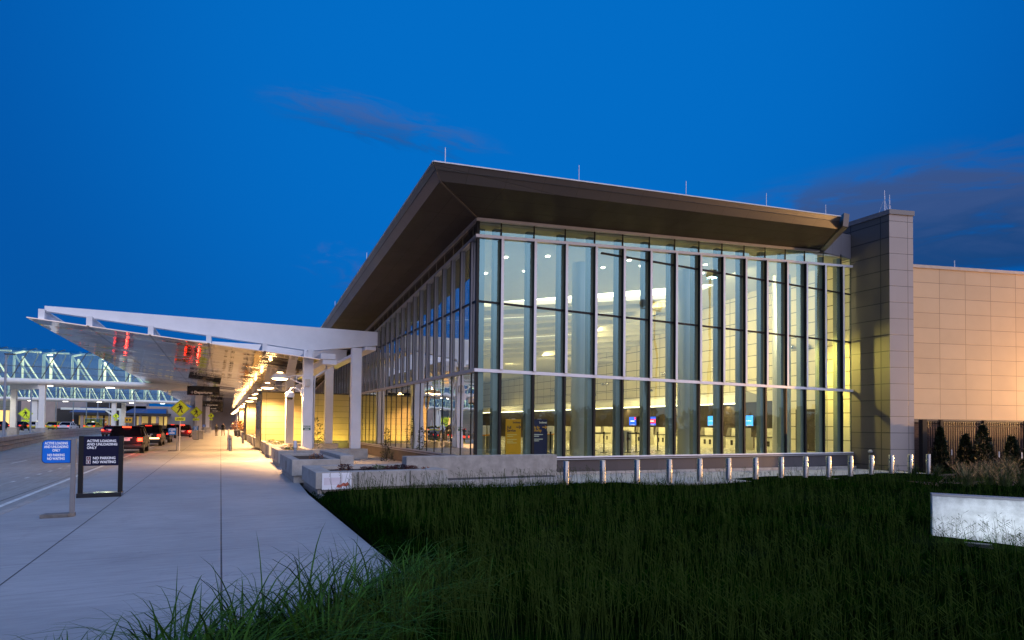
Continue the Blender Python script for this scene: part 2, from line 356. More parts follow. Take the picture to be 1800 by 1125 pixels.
par = MB(); par.hexa([(XE+.1, .02, zR(XE, 0)-.02), (19.3, .02, zR(19.3, 0)-.28), (19.3, .5, zR(19.3, 0)-.28), (XE+.1, .5, zR(XE, 0)-.02), (XE+.1, .02, 10.9), (19.3, .02, 11.0), (19.3, .5, 11.0), (XE+.1, .5, 10.9)])
par.build('parapet_wall', panel('grey_zinc_panels', (.16, .155, .17), (1, 0, 0), .62, 9, rough=.4, tint=.05, jc=.5, joint=.008), B)
mast = MB().cbox((18.6, .9, 11.15), (.35, .5, .3)); mast.build('roof_hatch', mat('pale_flashing', (.5, .5, .52), .5), B)
# transoms, heads, sills, plinth
def rail(name, z0, z1, d, x_end=19.28, sl=None, m=alu, parent=B, ylen=47.6):
    f = (lambda x, y: 0) if sl is None else sl
    mb = MB(); mb.hexa([(-d, -d, z0+f(0, 0)), (x_end, -d, z0+f(x_end, 0)), (x_end, .05, z0+f(x_end, 0)), (-.0, .05, z0+f(0, 0)), (-d, -d, z1+f(0, 0)), (x_end, -d, z1+f(x_end, 0)), (x_end, .05, z1+f(x_end, 0)), (-.0, .05, z1+f(0, 0))], 0)
    mb.hexa([(-d, -d+.003, z0+f(0, 0)), (.05, .052, z0+f(0, 0)), (.05, ylen, z0+f(0, ylen)), (-d, ylen, z0+f(0, ylen)), (-d, -d+.003, z1+f(0, 0)), (.05, .052, z1+f(0, 0)), (.05, ylen, z1+f(0, ylen)), (-d, ylen, z1+f(0, ylen))], 1)
    return mb.build(name, m if isinstance(m, list) else [m, m], parent)
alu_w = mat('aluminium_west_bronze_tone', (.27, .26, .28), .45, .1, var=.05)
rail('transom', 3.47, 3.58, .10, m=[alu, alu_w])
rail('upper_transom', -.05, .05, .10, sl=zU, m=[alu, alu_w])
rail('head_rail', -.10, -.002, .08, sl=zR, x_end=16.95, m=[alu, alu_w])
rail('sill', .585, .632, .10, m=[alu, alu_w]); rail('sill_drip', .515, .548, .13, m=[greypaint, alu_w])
plm = panel('charcoal_plinth_panels', (.060, .058, .068), (1, .0, 0), 1.9, 5, rough=.5, tint=.25, jc=.6, joint=.006, spec=.35)
pl = MB(); pl.box(0, -.05, .02, 19.3, .04, .575); pl.build('plinth', plm, B)
pl = MB(); pl.box(-.05, -.05, .02, -.002, 47, .575); pl.build('plinth', panel('brown_plinth_panels', (.060, .045, .040), (0, 1, 0), 1.9, 5, rough=.5, tint=.2, jc=.6, joint=.006, spec=.3), B)
cb = MB(); cb.hexa([(1.9, -.22, -.1), (19.3, -.22, -.25), (19.3, -.052, -.25), (1.9, -.052, -.1), (1.9, -.22, .10), (19.3, -.22, -.01), (19.3, -.052, -.01), (1.9, -.052, .10)]); cb.build('base_kerb', conc2, B)
# curtain wall bays, each with its mullion, glazing bars and inner post
def bay_south(x0, x1, last=False):
    g = MB()
    def q(za0, za1, zb0, zb1): g.add([(x0, 0, za0), (x1, 0, za1), (x1, 0, zb1), (x0, 0, zb0)], [(0, 1, 2, 3)])
    q(.63, .63, 3.47, 3.47); q(3.58, 3.58, zU(x0, 0)-.05, zU(x1, 0)-.05); q(zU(x0, 0)+.05, zU(x1, 0)+.05, zR(x0, 0)-.1, zR(x1, 0)-(.28 if x1 > 17.2 else .1))
    wn = g.build('window', G_front, B)
    m = MB()
    if not last:
        m.box(x1-.05, -.165, 3.58, x1+.05, -.150, zU(x1, 0)-.05, 0); m.box(x1-.046, -.150, 3.58, x1+.046, -.012, zU(x1, 0)-.05, 1)
        m.box(x1-.045, -.075, .635, x1+.045, .0, 3.47, 1); m.box(x1-.02, -.03, zU(x1, 0)+.05, x1+.02, -.002, zR(x1, 0)-.1, 1)
        m.box(x1-.235, .03, .6, x1+.05, .235, zR(x1, 0)-.3, 2)
    if x0 == 0: m.box(-.04, -.04, .635, .06, .06, zR(0, 0)-.1, 1); m.box(.08, .08, .6, .30, .30, zR(0, 0)-.3, 2)
    m.build('mullion', [alu, blk, post_i], wn)
    gb = MB(); gb.box(x0+.05, -.035, 5.79, x1-.05, .03, 5.86)
    gb.build('glazing_bar', blk, wn)
    if x1 > 5: MB().box(max(x0, 4.9)+.05, -.035, 8.08, x1-.05, .03, 8.145).build('glazing_bar', blk, wn)
xs = [0]+[.86+1.262*k for k in range(15)]+[19.28]
for i in range(len(xs)-1): bay_south(xs[i], xs[i+1], i == len(xs)-2)
def bay_west(y0, y1):
    g = MB()
    def q(za0, za1, zb0, zb1): g.add([(0, y0, za0), (0, y1, za1), (0, y1, zb1), (0, y0, zb0)], [(3, 2, 1, 0)])
    q(.63, .63, 3.47, 3.47); q(3.58, 3.58, zU(0, y0)-.05, zU(0, y1)-.05)
    wn = g.build('window', G_left, B)
    s = MB(); s.add([(0, y0+.01, zU(0, y0)+.05), (0, y1-.01, zU(0, y1)+.05), (0, y1-.01, zR(0, y1)-.1), (0, y0+.01, zR(0, y0)-.1)], [(3, 2, 1, 0)]); s.build('spandrel', SPAN, wn)
    m = MB(); m.box(-.075, y1-.045, 3.58, -.012, y1+.044, zU(0, y1)-.05, 0); m.box(-.088, y1-.05, 3.58, -.076, y1+.05, zU(0, y1)-.05, 1); m.box(-.02, y1-.014, .635, -.002, y1+.014, 3.47, 1)
    m.box(.03, y1-.02, .6, .10, y1+.06, zR(0, y1)-.3, 2); m.build('mullion', [alu_w, blk, post_i], wn)
    gb = MB(); gb.box(-.03, y0+.05, 5.79, .03, y1-.05, 5.86); gb.build('glazing_bar', blk, wn)
SPAN = mat('dark_spandrel_glass', (.035, .028, .024), .12, var=.1)
ys = [0, .40]+[.40+.945*k for k in range(1, 51)]
for i in range(len(ys)-1): bay_west(ys[i], ys[i+1])
# pier at the east end and the angled beige wall with its brick base
AD = Vector((.9613, -.2756, 0)); AN = Vector((-.2756, -.9613, 0))
pr = MB(); P0 = Vector((19.3, -1.8, 0)); P1 = P0+AD*1.235
pr.prism([(19.302, .6), (19.302, -1.798), (19.33, -1.79), (19.33, .6)], -.3, 11.42)
pr.build('pier', panel('dark_pier_panels', (.085, .074, .060), (0, 1, 0), 1.42, .735, u0=.02, v0=.09, rough=.5, tint=.08, jc=.12, joint=.022), B)  # west face gets a darker panel colour than the front
pf = MB(); pf.prism([(P0.x, P0.y), (P1.x, P1.y), (P1.x+.5, P1.y+1.7), (20.9, .6), (19.332, .6), (19.332, -1.78)], -.3, 11.42)
pf.build('pier', panel('warm_grey_pier_panels', (.33, .285, .265), AD, 6., .735, u0=2., v0=.09, rough=.5, tint=.03, jc=.22, joint=.013), B)
pc = MB(); pc.prism([(19.26, .62), (19.26, -1.84), (P1.x+.03, P1.y-.06), (P1.x+.55, P1.y+1.75), (20.9, .62)], 11.42, 11.63); pc.build('pier_cap', mat('bronze_cap', (.16, .145, .14), .45, var=.08), B)
W0 = Vector((20.55, -1.66, 0)); W1 = W0+AD*26
def wal(z0, z1, off, th, mt, name):
    a, b = W0+AN*off, W1+AN*off; c, d = b-AN*th, a-AN*th
    return MB().prism([(a.x, a.y), (b.x, b.y), (c.x, c.y), (d.x, d.y)], z0, z1).build(name, mt, B)
wal(2.2, 9.22, 0, .5, panel('beige_wall_panels', (.54, .385, .235), AD, 1.42, .705, u0=.86, v0=.09, rough=.6, tint=.055, jc=.42, joint=.012, spec=.25), 'wall')
wal(9.22, 9.36, .05, .6, mat('beige_coping', (.42, .34, .28), .5), 'coping')
wal(2.06, 2.2, .08, .3, mat('dark_band', (.06, .055, .055), .5), 'band_course')
wal(-.4, 2.06, -.02, .4, panel('brick_base', (.070, .045, .040), AD, .24, .085, rough=.85, tint=.25, jc=1.5, joint=.012, offset=.5, spec=.2), 'brick_base')
# vestibule blocks projecting towards the kerb
def vestibule(y0, dep, z1=3.60, x0=-5.30):
    v = MB(); v.box(x0+.012, y0, .62, -.06, y0+dep, z1)
    vm = panel('vestibule_panels_%d' % y0, (.33, .265, .15), (1, 0, 0), 3.05, .372, u0=-2.0, v0=.62, rough=.6, tint=.05, jc=.35, joint=.010, spec=.25)
    o = v.build('vestibule', vm, B)
    MB().box(x0+.02, y0-.01, 0, -.06, y0+dep, .615).build('plinth', dark, o)
    MB().box(x0-.03, y0-.03, z1, -.06, y0+dep+.03, z1+.07).build('coping', dark, o)
    MB().box(x0-.05, y0+.25, .0, x0+.011, y0+dep-.25, 3.1).build('entrance_door', mat('dark_metal_door', (.09, .085, .08), .18, .6), o)
    return o
vestibule(21.2, 6.); vestibule(45., 6.); vestibule(69., 6.)
# ------------------------------------------------------------------ interior of the hall
FZ = .58; XW = 19.25
cream = panel('cream_wall_panels', (.64, .585, .42), (0, 1, 0), 1.24, .66, v0=.5, rough=.6, tint=.03, jc=.25, joint=.024, spec=.2)
fl = MB(); fl.box(.06, .06, .3, XW, 46, FZ); fl.build('floor', mat('terrazzo_floor', (.42, .39, .30), .25, var=.1, nscale=6, fine=.2), B)
iw = MB(); iw.box(XW, .06, FZ, 19.295, 46, 11.0); iw.build('wall', cream, B)
iw = MB(); iw.box(.06, 45.9, FZ, XW, 46, 8); iw.build('wall', panel('end_wall_panels', (.62, .50, .28), (1, 0, 0), 1.24, .4, v0=.5, rough=.6, tint=.03, jc=.45, joint=.014, spec=.2), B)
ceilm = mat('pale_ceiling', (.52, .52, .49), .7, var=.04)
ceilm2 = mat('cream_ceiling', (.66, .63, .52), .7, var=.04)
L1 = lambda x: 11.44-.429*x
L2 = lambda x: 10.93-.254*x
zc = lambda x, y: 8.4+.078*x-.084*y
c1 = MB(); c1.prism([(.06, .06), (XW, .06), (XW, L1(XW)), (.06, L1(.06))], zc, lambda x, y: zc(x, y)+.08); c1.build('ceiling', ceilm, B)
c2 = MB(); c2.prism([(15.6, L1(15.6)+.01), (XW, L1(XW)+.01), (XW, 11), (15.6, 11)], zc, lambda x, y: zc(x, y)+.08); c2.build('ceiling', ceilm, B)
cove = MB(); cove.prism([(1.6, L1(1.6)+.01), (15.58, L1(15.58)+.01), (15.58, L2(15.58)), (1.6, L2(1.6)+.02)], lambda x, y: zc(x, y)+.10, lambda x, y: zc(x, y)+.14); cove.build('cove_light', emit('cove_lamp', (1., .93, .70), 5.), B)
for i in range(9):
    o0, o1 = i*1.35, (i+1)*1.35; dz = -.14-.13*i
    st = MB(); X0, X1 = .06, (15.58 if i < 3 else XW)
    st.prism([(X0, L2(X0)+o0+.003), (X1, L2(X1)+o0+.003), (X1, L2(X1)+o1), (X0, L2(X0)+o1)], lambda x, y: 8.4+.078*x-.084*(L2(x)+o0)+dz, lambda x, y: 8.4+.078*x-.084*(L2(x)+o0)+dz+.3)
    st.build('ceiling', ceilm2, B)
bk = MB(); bk.prism([(.06, L2(.06)+12.2), (XW, L2(XW)+12.2), (XW, 46), (.06, 46)], 6.6, 6.8); bk.build('ceiling', ceilm2, B)
for i in (1, 4):
    o0 = (i+1)*1.35; z_ = lambda x, y: 8.4+.078*x-.084*(L2(x)+(i)*1.35)-.14-.13*i-.012
    MB().prism([(.6, L2(.6)+o0-.10), (13, L2(13)+o0-.10), (13, L2(13)+o0-.04), (.6, L2(.6)+o0-.04)], z_, lambda x, y: z_(x, y)+.01).build('cove_light', emit('thin_cove_lamp', (1., .93, .70), 1.6), B)
# dark timber counter wall and bulkhead
MB().box(XW-.10, 5.3, FZ, XW-.003, 44, 3.15).build('counter_back_wall', panel('dark_timber_wall', (.070, .052, .038), (0, 1, 0), .62, 9, rough=.35, tint=.1, jc=.5, joint=.01), B)
bh = MB(); bh.extr([(0, 0), (1.9, .12), (1.9, .5), (.9, .62), (.25, .42)], (XW-1.95, 5.2, 3.06), (1, 0, 0), (0, 0, 1), (0, 38, 0)); bh.build('bulkhead', mat('white_bulkhead', (.66, .64, .56), .5, var=.04), B)
MB().box(XW-1.97, 5.3, 3.00, XW-1.75, 43, 3.055).build('cove_light', emit('bulkhead_lamp', (1., .92, .66), 5.), B)
MB().box(XW-.02, 1.9, FZ, XW-.002, 3.0, 2.7).build('entrance_door', mat('dark_brown_door', (.05, .04, .03), .4), B)
MB().box(XW-.02, 3.6, FZ, XW-.002, 5.0, 3.2).build('entrance_door', MATS['dark_brown_door'], B)
for x in (4.93, 10.26, 16.05):
    c_ = MB().lathe([(.40, 0), (.40, 7.6+.08*x-FZ)], (x, 1.25, FZ), 40).build('column', mat('silver_column_wrap', (.46, .48, .48), .38, .6, var=0), B, smooth='auto')
# downlights in the front ceiling
dl = emit('downlight_lens', (1, .93, .74), 14.)
for x, y in ((2.42, 4.91), (2.41, 2.88), (4.01, 4.36), (4.08, 2.46), (7.38, 3.37), (7.97, 2.29), (9.07, 2.87), (12.2, 2.2), (13.1, 3.3)):
    d_ = MB().lathe([(.085, 0), (.085, .025)], (x, y, zc(x, y)-.028), 20).build('downlight', dl, B)
LW = (1., .80, .38)
for i, (x, y) in enumerate(((3.5, 4), (8.5, 3.6), (13.5, 3), (4, 13), (9, 13), (14, 11), (6, 22), (13, 22), (7, 34), (14, 34))):
    light('SPOT', (x, y, zc(x, y)-.4 if i < 3 else 6.3), 800 if i < 3 else 1500, LW, size=.4, target=(x+1.5, y+.5, 0), spot=math.radians(130), blend=.7, name='ceiling_lamp')
for y in (3, 8, 13, 18, 24, 31): light('AREA', (13.8, y, 8.0), 470, LW, size=.8, size_y=4.8, target=(19.2, y, 3.6), name='wall_washer')
for y in (7.5, 12, 17, 24): light('AREA', (XW-1.7, y, 2.99), 110, LW, size=.2, size_y=4, target=(XW-1.75, y, 0), name='bulkhead_strip_light')
# ------------------------------------------------------------------ canopy over the sidewalk
def mirror_mat():
    m = bpy.data.materials.new('polished_metal_soffit'); m.use_nodes = True; k = NT(m.node_tree); b = k.n['Principled BSDF']
    P = k.new('ShaderNodeNewGeometry').outputs['Position']; sp = k.new('ShaderNodeSeparateXYZ'); k.inp(sp, 0, P)
    b.inputs['Metallic'].default_value = 1.
    seam = None
    for q in (-12.38, -10.25, -8.08, -5.82):
        s1 = k.smooth(k.math('ABSOLUTE', k.math('SUBTRACT', sp.outputs[0], q)), .03, .055, 1, 0); seam = s1 if seam is None else k.math('MAXIMUM', seam, s1)
    lines = k.math('ABSOLUTE', k.math('SUBTRACT', k.math('MODULO', k.math('ADD', sp.outputs[1], 100.), .45), .225))
    lm = k.smooth(lines, .012, .03, 1, 0)
    n1 = k.noise(k.scale(P, (.10, 1.5, 1)), 1.7, 3, .55); n2 = k.noise(k.scale(P, (.5, 1.6, 1)), 1.3, 2, .5)
    c = k.mix(k.smooth(n2, .3, .7), (.60, .55, .50), (.80, .77, .73)); c = k.mix(k.math('MULTIPLY', lm, .55), c, (.12, .10, .09)); c = k.mix(seam, c, (.07, .035, .02))
    k.inp(b, 'Base Color', c); k.inp(b, 'Roughness', k.smooth(n2, .2, .8, .02, .06))
    bn = k.new('ShaderNodeBump'); bn.inputs['Strength'].default_value = 1.; bn.inputs['Distance'].default_value = .05
    idx = k.math('FLOOR', k.math('DIVIDE', sp.outputs[1], .45)); wn = k.new('ShaderNodeTexWhiteNoise', noise_dimensions='1D'); k.inp(wn, 'W', idx)
    cv = k.new('ShaderNodeCombineXYZ'); k.inp(cv, 0, k.math('MULTIPLY', sp.outputs[0], .55)); k.inp(cv, 1, k.math('MULTIPLY', idx, 7.31))
    sep2 = k.new('ShaderNodeTexNoise'); k.inp(sep2, 'Vector', cv.outputs[0]); sep2.inputs['Scale'].default_value = 1.; sep2.inputs['Detail'].default_value = 2
    off = k.vmath('ADD', k.vmath('MULTIPLY', k.vmath('SUBTRACT', wn.outputs['Color'], (.5, .5, .5)), (.006, .030, 0)), k.vmath('MULTIPLY', k.vmath('SUBTRACT', sep2.outputs['Color'], (.5, .5, .5)), (.014, .040, 0)))
    g = k.new('ShaderNodeNewGeometry'); k.inp(bn, 'Height', n1); bn.inputs['Strength'].default_value = .10
    k.inp(b, 'Normal', k.vmath('NORMALIZE', k.vmath('ADD', bn.outputs[0], off))); return m
K = thing('sidewalk_canopy', 'long white steel canopy with polished metal underside over the kerbside walk', 'canopy', (-9, 11.5, 0))
def loc(mb, o): mb.v = [(x-o.location.x, y-o.location.y, z-o.location.z) for x, y, z in mb.v]; return mb
YK = [11.5+8.1*k for k in range(19)]; YEND = YK[-1]+1.2
zs = lambda x: 4.69-.0905*(x+3.51)
zb = lambda x: 5.15-.0926*(x+3.8)
for i, y in enumerate(YK):
    bmx = MB(); bmx.extr([(-13.95, 6.09), (-3.8, 5.15), (-.6, 5.63), (-.6, 6.3), (-13.95, 6.3)], (0, y+.18, 0), (1, 0, 0), (0, 0, 1), (0, -.36, 0)); loc(bmx, K).build('roof_beam', white, K, bevel=.012)
    c = MB(); c.box(-4.08, y-.22, .50, -3.63, y+.22, zb(-3.9)+.02); loc(c, K).build('column', white, K, bevel=.02)
    c = MB(); c.box(-1.83, y-.22, .50, -1.36, y+.22, 5.44); loc(c, K).build('column', white, K, bevel=.02)
for x in (-13.93, -12.38, -10.25, -8.08, -5.82, -3.86):
    p = MB(); t, z0 = zb(x)-.004, zs(x)+.05
    p.box(x-.10, 10.85, z0, x+.10, YEND, z0+.03); p.box(x-.10, 10.85, t-.03, x+.10, YEND, t); p.box(x-.02, 10.86, z0+.03, x+.02, YEND, t-.03); p.box(x-.10, 10.82, z0, x+.10, 10.848, t)
    loc(p, K).build('purlin', white, K)
p = MB(); p.box(-1.25, 11.0, 5.34, -.75, YEND, 5.50); loc(p, K).build('purlin', white, K)
s = MB(); s.hexa([(-14.34, 10.6, zs(-14.34)), (-3.45, 10.6, zs(-3.45)), (-3.45, YEND, zs(-3.45)), (-14.34, YEND, zs(-14.34)), (-14.34, 10.6, zs(-14.34)+.035), (-3.45, 10.6, zs(-3.45)+.035), (-3.45, YEND, zs(-3.45)+.035), (-14.34, YEND, zs(-14.34)+.035)])
loc(s, K).build('soffit', mirror_mat(), K)
gt = MB(); gt.box(-3.40, 10.7, 4.74, -2.72, YEND, 5.0); gt.box(-3.30, 10.74, 4.50, -2.66, YEND, 4.735); loc(gt, K).build('gutter', white, K, bevel=.01)
for y in YK[::2]:
    d = MB(); d.tube([(-3.02, y, 4.5), (-3.02, y, 4.3), (-3.52, y, 3.95), (-3.56, y, 3.7), (-3.56, y, .55)], .05, 10); loc(d, K).build('downpipe', white, K, smooth='auto')
# wall lamps on the front columns (real lit lamps)
lens = emit('lamp_lens', (1., .62, .26), 22.)
lamp0 = None
for i, y in enumerate(YK[:16]):
    if lamp0 is None:
        L = thing('canopy_lamp', 'x', 'lamp', (-5.10, y, 3.80))
        MB().lathe([(.05, .26), (.16, .25), (.30, .17), (.42, .05), (.44, .0), (.41, -.01)], n=28).build('lamp_shade', mat('pale_lamp_shade', (.6, .58, .55), .4), L, smooth='auto')
        MB().lathe([(.34, -.018), (.30, -.06), (.12, -.085)], n=28).build('lens', lens, L, smooth=True)
        MB().lathe([(.05, .275), (.12, .285), (.13, .262)], n=16).build('top_light', lens, L, smooth=True)
        a = MB(); a.tube([(.38, 0, .10), (.6, 0, .16), (1.02, 0, .16)], .028, 8); a.tube([(.40, 0, .05), (.62, 0, -.08), (1.02, 0, -.22)], .028, 8); a.tube([(.72, 0, .16), (.74, 0, -.13)], .018, 6); a.box(.995, -.09, -.34, 1.018, .09, .26)
        a.build('bracket', white, L, smooth='auto'); lamp0 = L
        light('SPOT', (0, 0, -.16), 5000, (1., .54, .21), L, size=.22, target=None, spot=math.radians(150), blend=.6)
        light('POINT', (0, 0, .36), 4, (1., .56, .22), L, size=.06, name='up_light')
    else:
        L = copy_tree(lamp0); L.location = (-5.10, y, 3.80)
    words = ['first', 'second', 'third', 'fourth', 'fifth', 'sixth', 'seventh', 'eighth', 'ninth', 'tenth', 'eleventh', 'twelfth', 'thirteenth', 'fourteenth', 'fifteenth', 'sixteenth']
    L['label'] = 'lit saucer lamp bracketed to the %s white column under the canopy' % words[i]; L['group'] = 'saucer lamps along the canopy columns'
# things fixed to the columns
txtw = mat('white_lettering', (.9, .9, .9), .5, var=0)
t = thing('security_camera', 'white dome security camera on a gooseneck on the first canopy column', 'camera', (-4.66, 11.4, 3.02))
MB().lathe([(.10, .16), (.19, .12), (.21, .0), (.17, -.10)], n=24).build('housing', white, t, smooth='auto')
MB().lathe([(.165, -.102), (.14, -.18), (.06, -.23)], n=20).build('dome', mat('smoked_dome', (.02, .015, .012), .1, var=0), t, smooth=True)
g = MB(); g.tube([(0, 0, .15), (.03, 0, .27), (.14, 0, .35), (.30, 0, .33), (.42, 0, .24), (.50, 0, .2)], .04, 10); g.box(.50, -.09, .02, .578, .09, .38); g.build('gooseneck', white, t, smooth='auto')
for i, y in enumerate(YK[:4]):
    o = MB().cbox((0, 0, 0), (.22, .12, .36)).build('speaker_box', mat('beige_box', (.55, .50, .43), .5), bevel=.02); o.location = (-3.90, y-.285, 3.62)
    tag(o, 'small beige box on the face of the %s canopy column' % words[i], 'speaker', 'boxes on the canopy columns')
o = thing('smoking_area_sign', 'small green sign with white words on the first canopy column', 'sign', (-3.89, 11.272, 1.50))
MB().box(-.17, -.006, -.11, .17, 0, .11).build('plate', mat('green_sign', (.01, .09, .05), .5, var=0), o)
MB().box(-.17, -.008, .07, .17, -.0065, .105).build('heading_band', mat('sign_band', (.5, .55, .5), .5, var=0), o)
text('SMOKING\nAREA', .085, (0, -.009, -.005), (1, 0, 0), (0, 0, 1), txtw, o, 'CENTER', .002, ext=.001)
for i in (2, 3, 5, 6):
    o = thing('no_smoking_sign', 'red circle no smoking placard on the %s canopy column' % words[i], 'sign', (-3.86, YK[i]-.228, 1.52), group='no smoking placards on columns')
    MB().box(-.17, -.006, -.24, .17, 0, .24).build('plate', mat('pale_placard', (.40, .36, .34), .5, var=0), o)
    rg = MB(); n = 20
    for k in range(n):
        a0, a1 = 2*math.pi*k/n, 2*math.pi*(k+1)/n
        rg.add([(.14*math.cos(a0), -.009, .07+.14*math.sin(a0)), (.14*math.cos(a1), -.009, .07+.14*math.sin(a1)), (.105*math.cos(a1), -.009, .07+.105*math.sin(a1)), (.105*math.cos(a0), -.009, .07+.105*math.sin(a0))], [(0, 1, 2, 3)])
    rg.bar((-.085, -.0085, .155), (.085, -.0085, -.015), .03, .002); rg.build('ban_ring', mat('sign_red', (.45, .03, .02), .5, var=0), o)
    MB().box(-.17, -.009, -.24, .17, -.0065, -.10).build('caption_band', blk, o)
# ------------------------------------------------------------------ planters along the walk
def planter(label, x0, y0, x1, y1, h, ins=.12, wall=.24, disc=False, group='concrete planters along the walk', lip=.07):
    p = thing('concrete_planter', label, 'planter', ((x0+x1)/2, (y0+y1)/2, 0), group=group)
    b = MB(); b.box(x0+.06, y0+.06, -.01, x1-.06, y1-.06, ins); loc(b, p).build('base', conc2, p)
    a = MB(); a.box(x0, y0, ins, x1, y0+wall, h); a.box(x0, y1-wall, ins, x1, y1, h); a.box(x0, y0+wall, ins, x0+wall, y1-wall, h); a.box(x1-wall, y0+wall, ins, x1, y1-wall, h)
    loc(a, p).build('walls', conc, p, bevel=.012)
    s = MB(); s.box(x0+wall, y0+wall, ins, x1-wall, y1-wall, h-lip); loc(s, p).build('soil', soil, p)
    if disc:
        d = MB(); d.tube([(x0-.012, (y0*.55+y1*.45), h*.62), (x0+.01, (y0*.55+y1*.45), h*.62)], .14, 24); loc(d, p).build('disc_light', mat('grey_disc', (.12, .12, .12), .5), p)
    return p
PA = planter('long low front planter with a white poster on its side', -5.46, -3.14, -2.08, -.45, .52, .12, .42, lip=.10)
mk = MB(); mk.box(-4.46, -3.152, .13, -4.44, -3.139, .515); mk.box(-3.13, -3.152, .13, -3.11, -3.139, .515); loc(mk, PA).build('panel_joint', mat('dark_joint', (.04, .035, .03), .9), PA)
planter('concrete planter with round grey disc beside the angled wall', -5.69, -.1, -4.35, 3.7, .66, .20, .24, True)
planter('second disc planter back from the front along the walk', -5.53, 6.3, -4.2, 9.9, .66, .16, .24, True)
planter('third disc planter back from the front along the walk', -5.44, 12.6, -4.55, 15.9, .66, .16, .22, True)
planter('disc planter just before the beige entrance block', -5.40, 17.0, -4.55, 19.9, .66, .16, .22, True)
for k, y in enumerate((27.6, 31.6, 35.6, 39.6)): planter('%s planter between the two beige entrance blocks' % words[k], -5.36, y, -4.5, y+2.7, .66, .16, .22)
for k, y in enumerate((52.5, 57., 61.5)): planter('%s planter beyond the second beige entrance block' % words[k], -5.34, y, -4.5, y+2.7, .66, .16, .22)
def cwall(label, x0, y0, z0, x1, y1, z1, group=None, name='concrete_wall'):
    o = MB().box(-(x1-x0)/2, -(y1-y0)/2, 0, (x1-x0)/2, (y1-y0)/2, z1-z0).build(name, conc, bevel=.014); o.location = ((x0+x1)/2, (y0+y1)/2, z0)
    return tag(o, label, 'wall', group)
cwall('short thick concrete wall rising between the front planters', -4.32, .05, 0, -3.92, 4.2, .76)
for i, y in enumerate(YK):
    if i in (1,) or abs(((y-45) % 24.3)-3) < 3.4 or abs(y-23.4) < 3: z1 = .5
    cwall('low concrete block under the %s pair of canopy columns' % (words[i] if i < 16 else 'far'), -4.5, y-.55, 0, -1.07, y+.55, .50, 'concrete blocks under canopy columns', 'concrete_plinth')
lw = thing('long_concrete_wall', 'long bare concrete wall in front of the glass corner', 'wall', (-.5, -1.9, 0))
a = MB(); a.box(-2.95, -2.2, .0, 1.83, -1.75, .82); loc(a, lw).build('wall', conc2, lw, bevel=.014)
a = MB(); a.box(-2.06, -2.72, 0, 2.05, -2.205, .17); loc(a, lw).build('ledge', conc, lw, bevel=.012)
a = MB(); a.box(-2.0, -2.50, .17, 1.6, -2.215, .20); loc(a, lw).build('gravel_strip', mat('dark_gravel', (.06, .06, .07), .9, var=.5, nscale=30, bump=1, bscale=60), lw)
po = thing('planter_poster', 'white poster with pink print fixed to the front planter', 'poster', (-4.96, -3.142, .30))
MB().box(-.35, -.012, -.20, .35, 0, .20).build('board', mat('poster_white', (.70, .72, .78), .45, var=.03), po)
pm = MB()
pm.add([(-.02, -.0136, -.15), (.08, -.0136, -.16), (.14, -.0136, -.12), (.22, -.0136, -.14), (.30, -.0136, -.09), (.26, -.0136, -.03), (.20, -.0136, -.06), (.15, -.0136, -.04), (.08, -.0136, -.09), (.02, -.0136, -.08)], [tuple(range(10))])
pm.build('flower_print', mat('poster_red', (.42, .10, .07), .5), po)
MB().box(-.31, -.0135, -.09, .12, -.0125, .09).build('pale_print', mat('poster_pale', (.62, .58, .64), .5), po)
# plants -------------------------------------------------------------
def leafy(name, label, x, y, z, r, h, n, cols, cat='plant', group=None, leaf=.05, shape='round', stem=True, aspect=2.2):
    t = thing(name, label, cat, (x, y, z), group=group); vs = []; fs = []; mi = []
    for i in range(n):
        if shape == 'cone':
            zz = random.random()**1.4*h; rr = r*(1-zz/h)**.8*random.uniform(.45, 1.05)
        else:
            th = random.random(); zz = h*(.15+.85*th); rr = r*math.sqrt(max(0, 1-((th-.35)/.75)**2))*random.uniform(.3, 1.)
        a = random.uniform(0, 2*math.pi); p = Vector((rr*math.cos(a), rr*math.sin(a), zz))
        d = Vector((math.cos(a), math.sin(a), random.uniform(-.2, 1.1))).normalized(); d += Vector((random.uniform(-.5, .5), random.uniform(-.5, .5), random.uniform(-.3, .3))); d.normalize()
        sx = d.cross(Vector((random.uniform(-1, 1), random.uniform(-1, 1), 1))).normalized(); l = leaf*random.uniform(.6, 1.4); wd = l/aspect
        b = len(vs); vs += [p, p+d*l*.5+sx*wd*.5, p+d*l, p+d*l*.5-sx*wd*.5]; fs.append((b, b+1, b+2, b+3)); mi.append(random.choices(range(len(cols)), [c[1] for c in cols])[0])
    mb = MB(); mb.v = [tuple(v) for v in vs]; mb.f = fs; mb.m = mi; mb.build('foliage', [c[0] for c in cols], t)
    if stem:
        st = MB()
        for k in range(5):
            a = k*1.256; st.tube([(0, 0, 0), (r*.25*math.cos(a), r*.25*math.sin(a), h*.35), (r*.5*math.cos(a), r*.5*math.sin(a), h*.75)], [.012, .008, .004], 5)
        st.build('stem', mat('plant_stem', (.05, .04, .02), .8), t)
    return t
def leafm(name, c): return mat(name, c, .55, var=.35, nscale=14, spec=.3)
red1, red2 = leafm('maroon_leaf', (.075, .016, .016)), leafm('deep_red_leaf', (.035, .010, .012))
gr1, gr2, gr3 = leafm('green_leaf', (.05, .085, .02)), leafm('lime_leaf', (.16, .20, .02)), leafm('dark_green_leaf', (.014, .030, .010))
orl = leafm('orange_leaf', (.30, .10, .02))
leafy('red_plant', 'round maroon plant alone at the left of the front planter', -4.60, -2.25, .42, .20, .22, 420, [(red1, 2), (red2, 2), (orl, .3)], group='plants in the front planter')
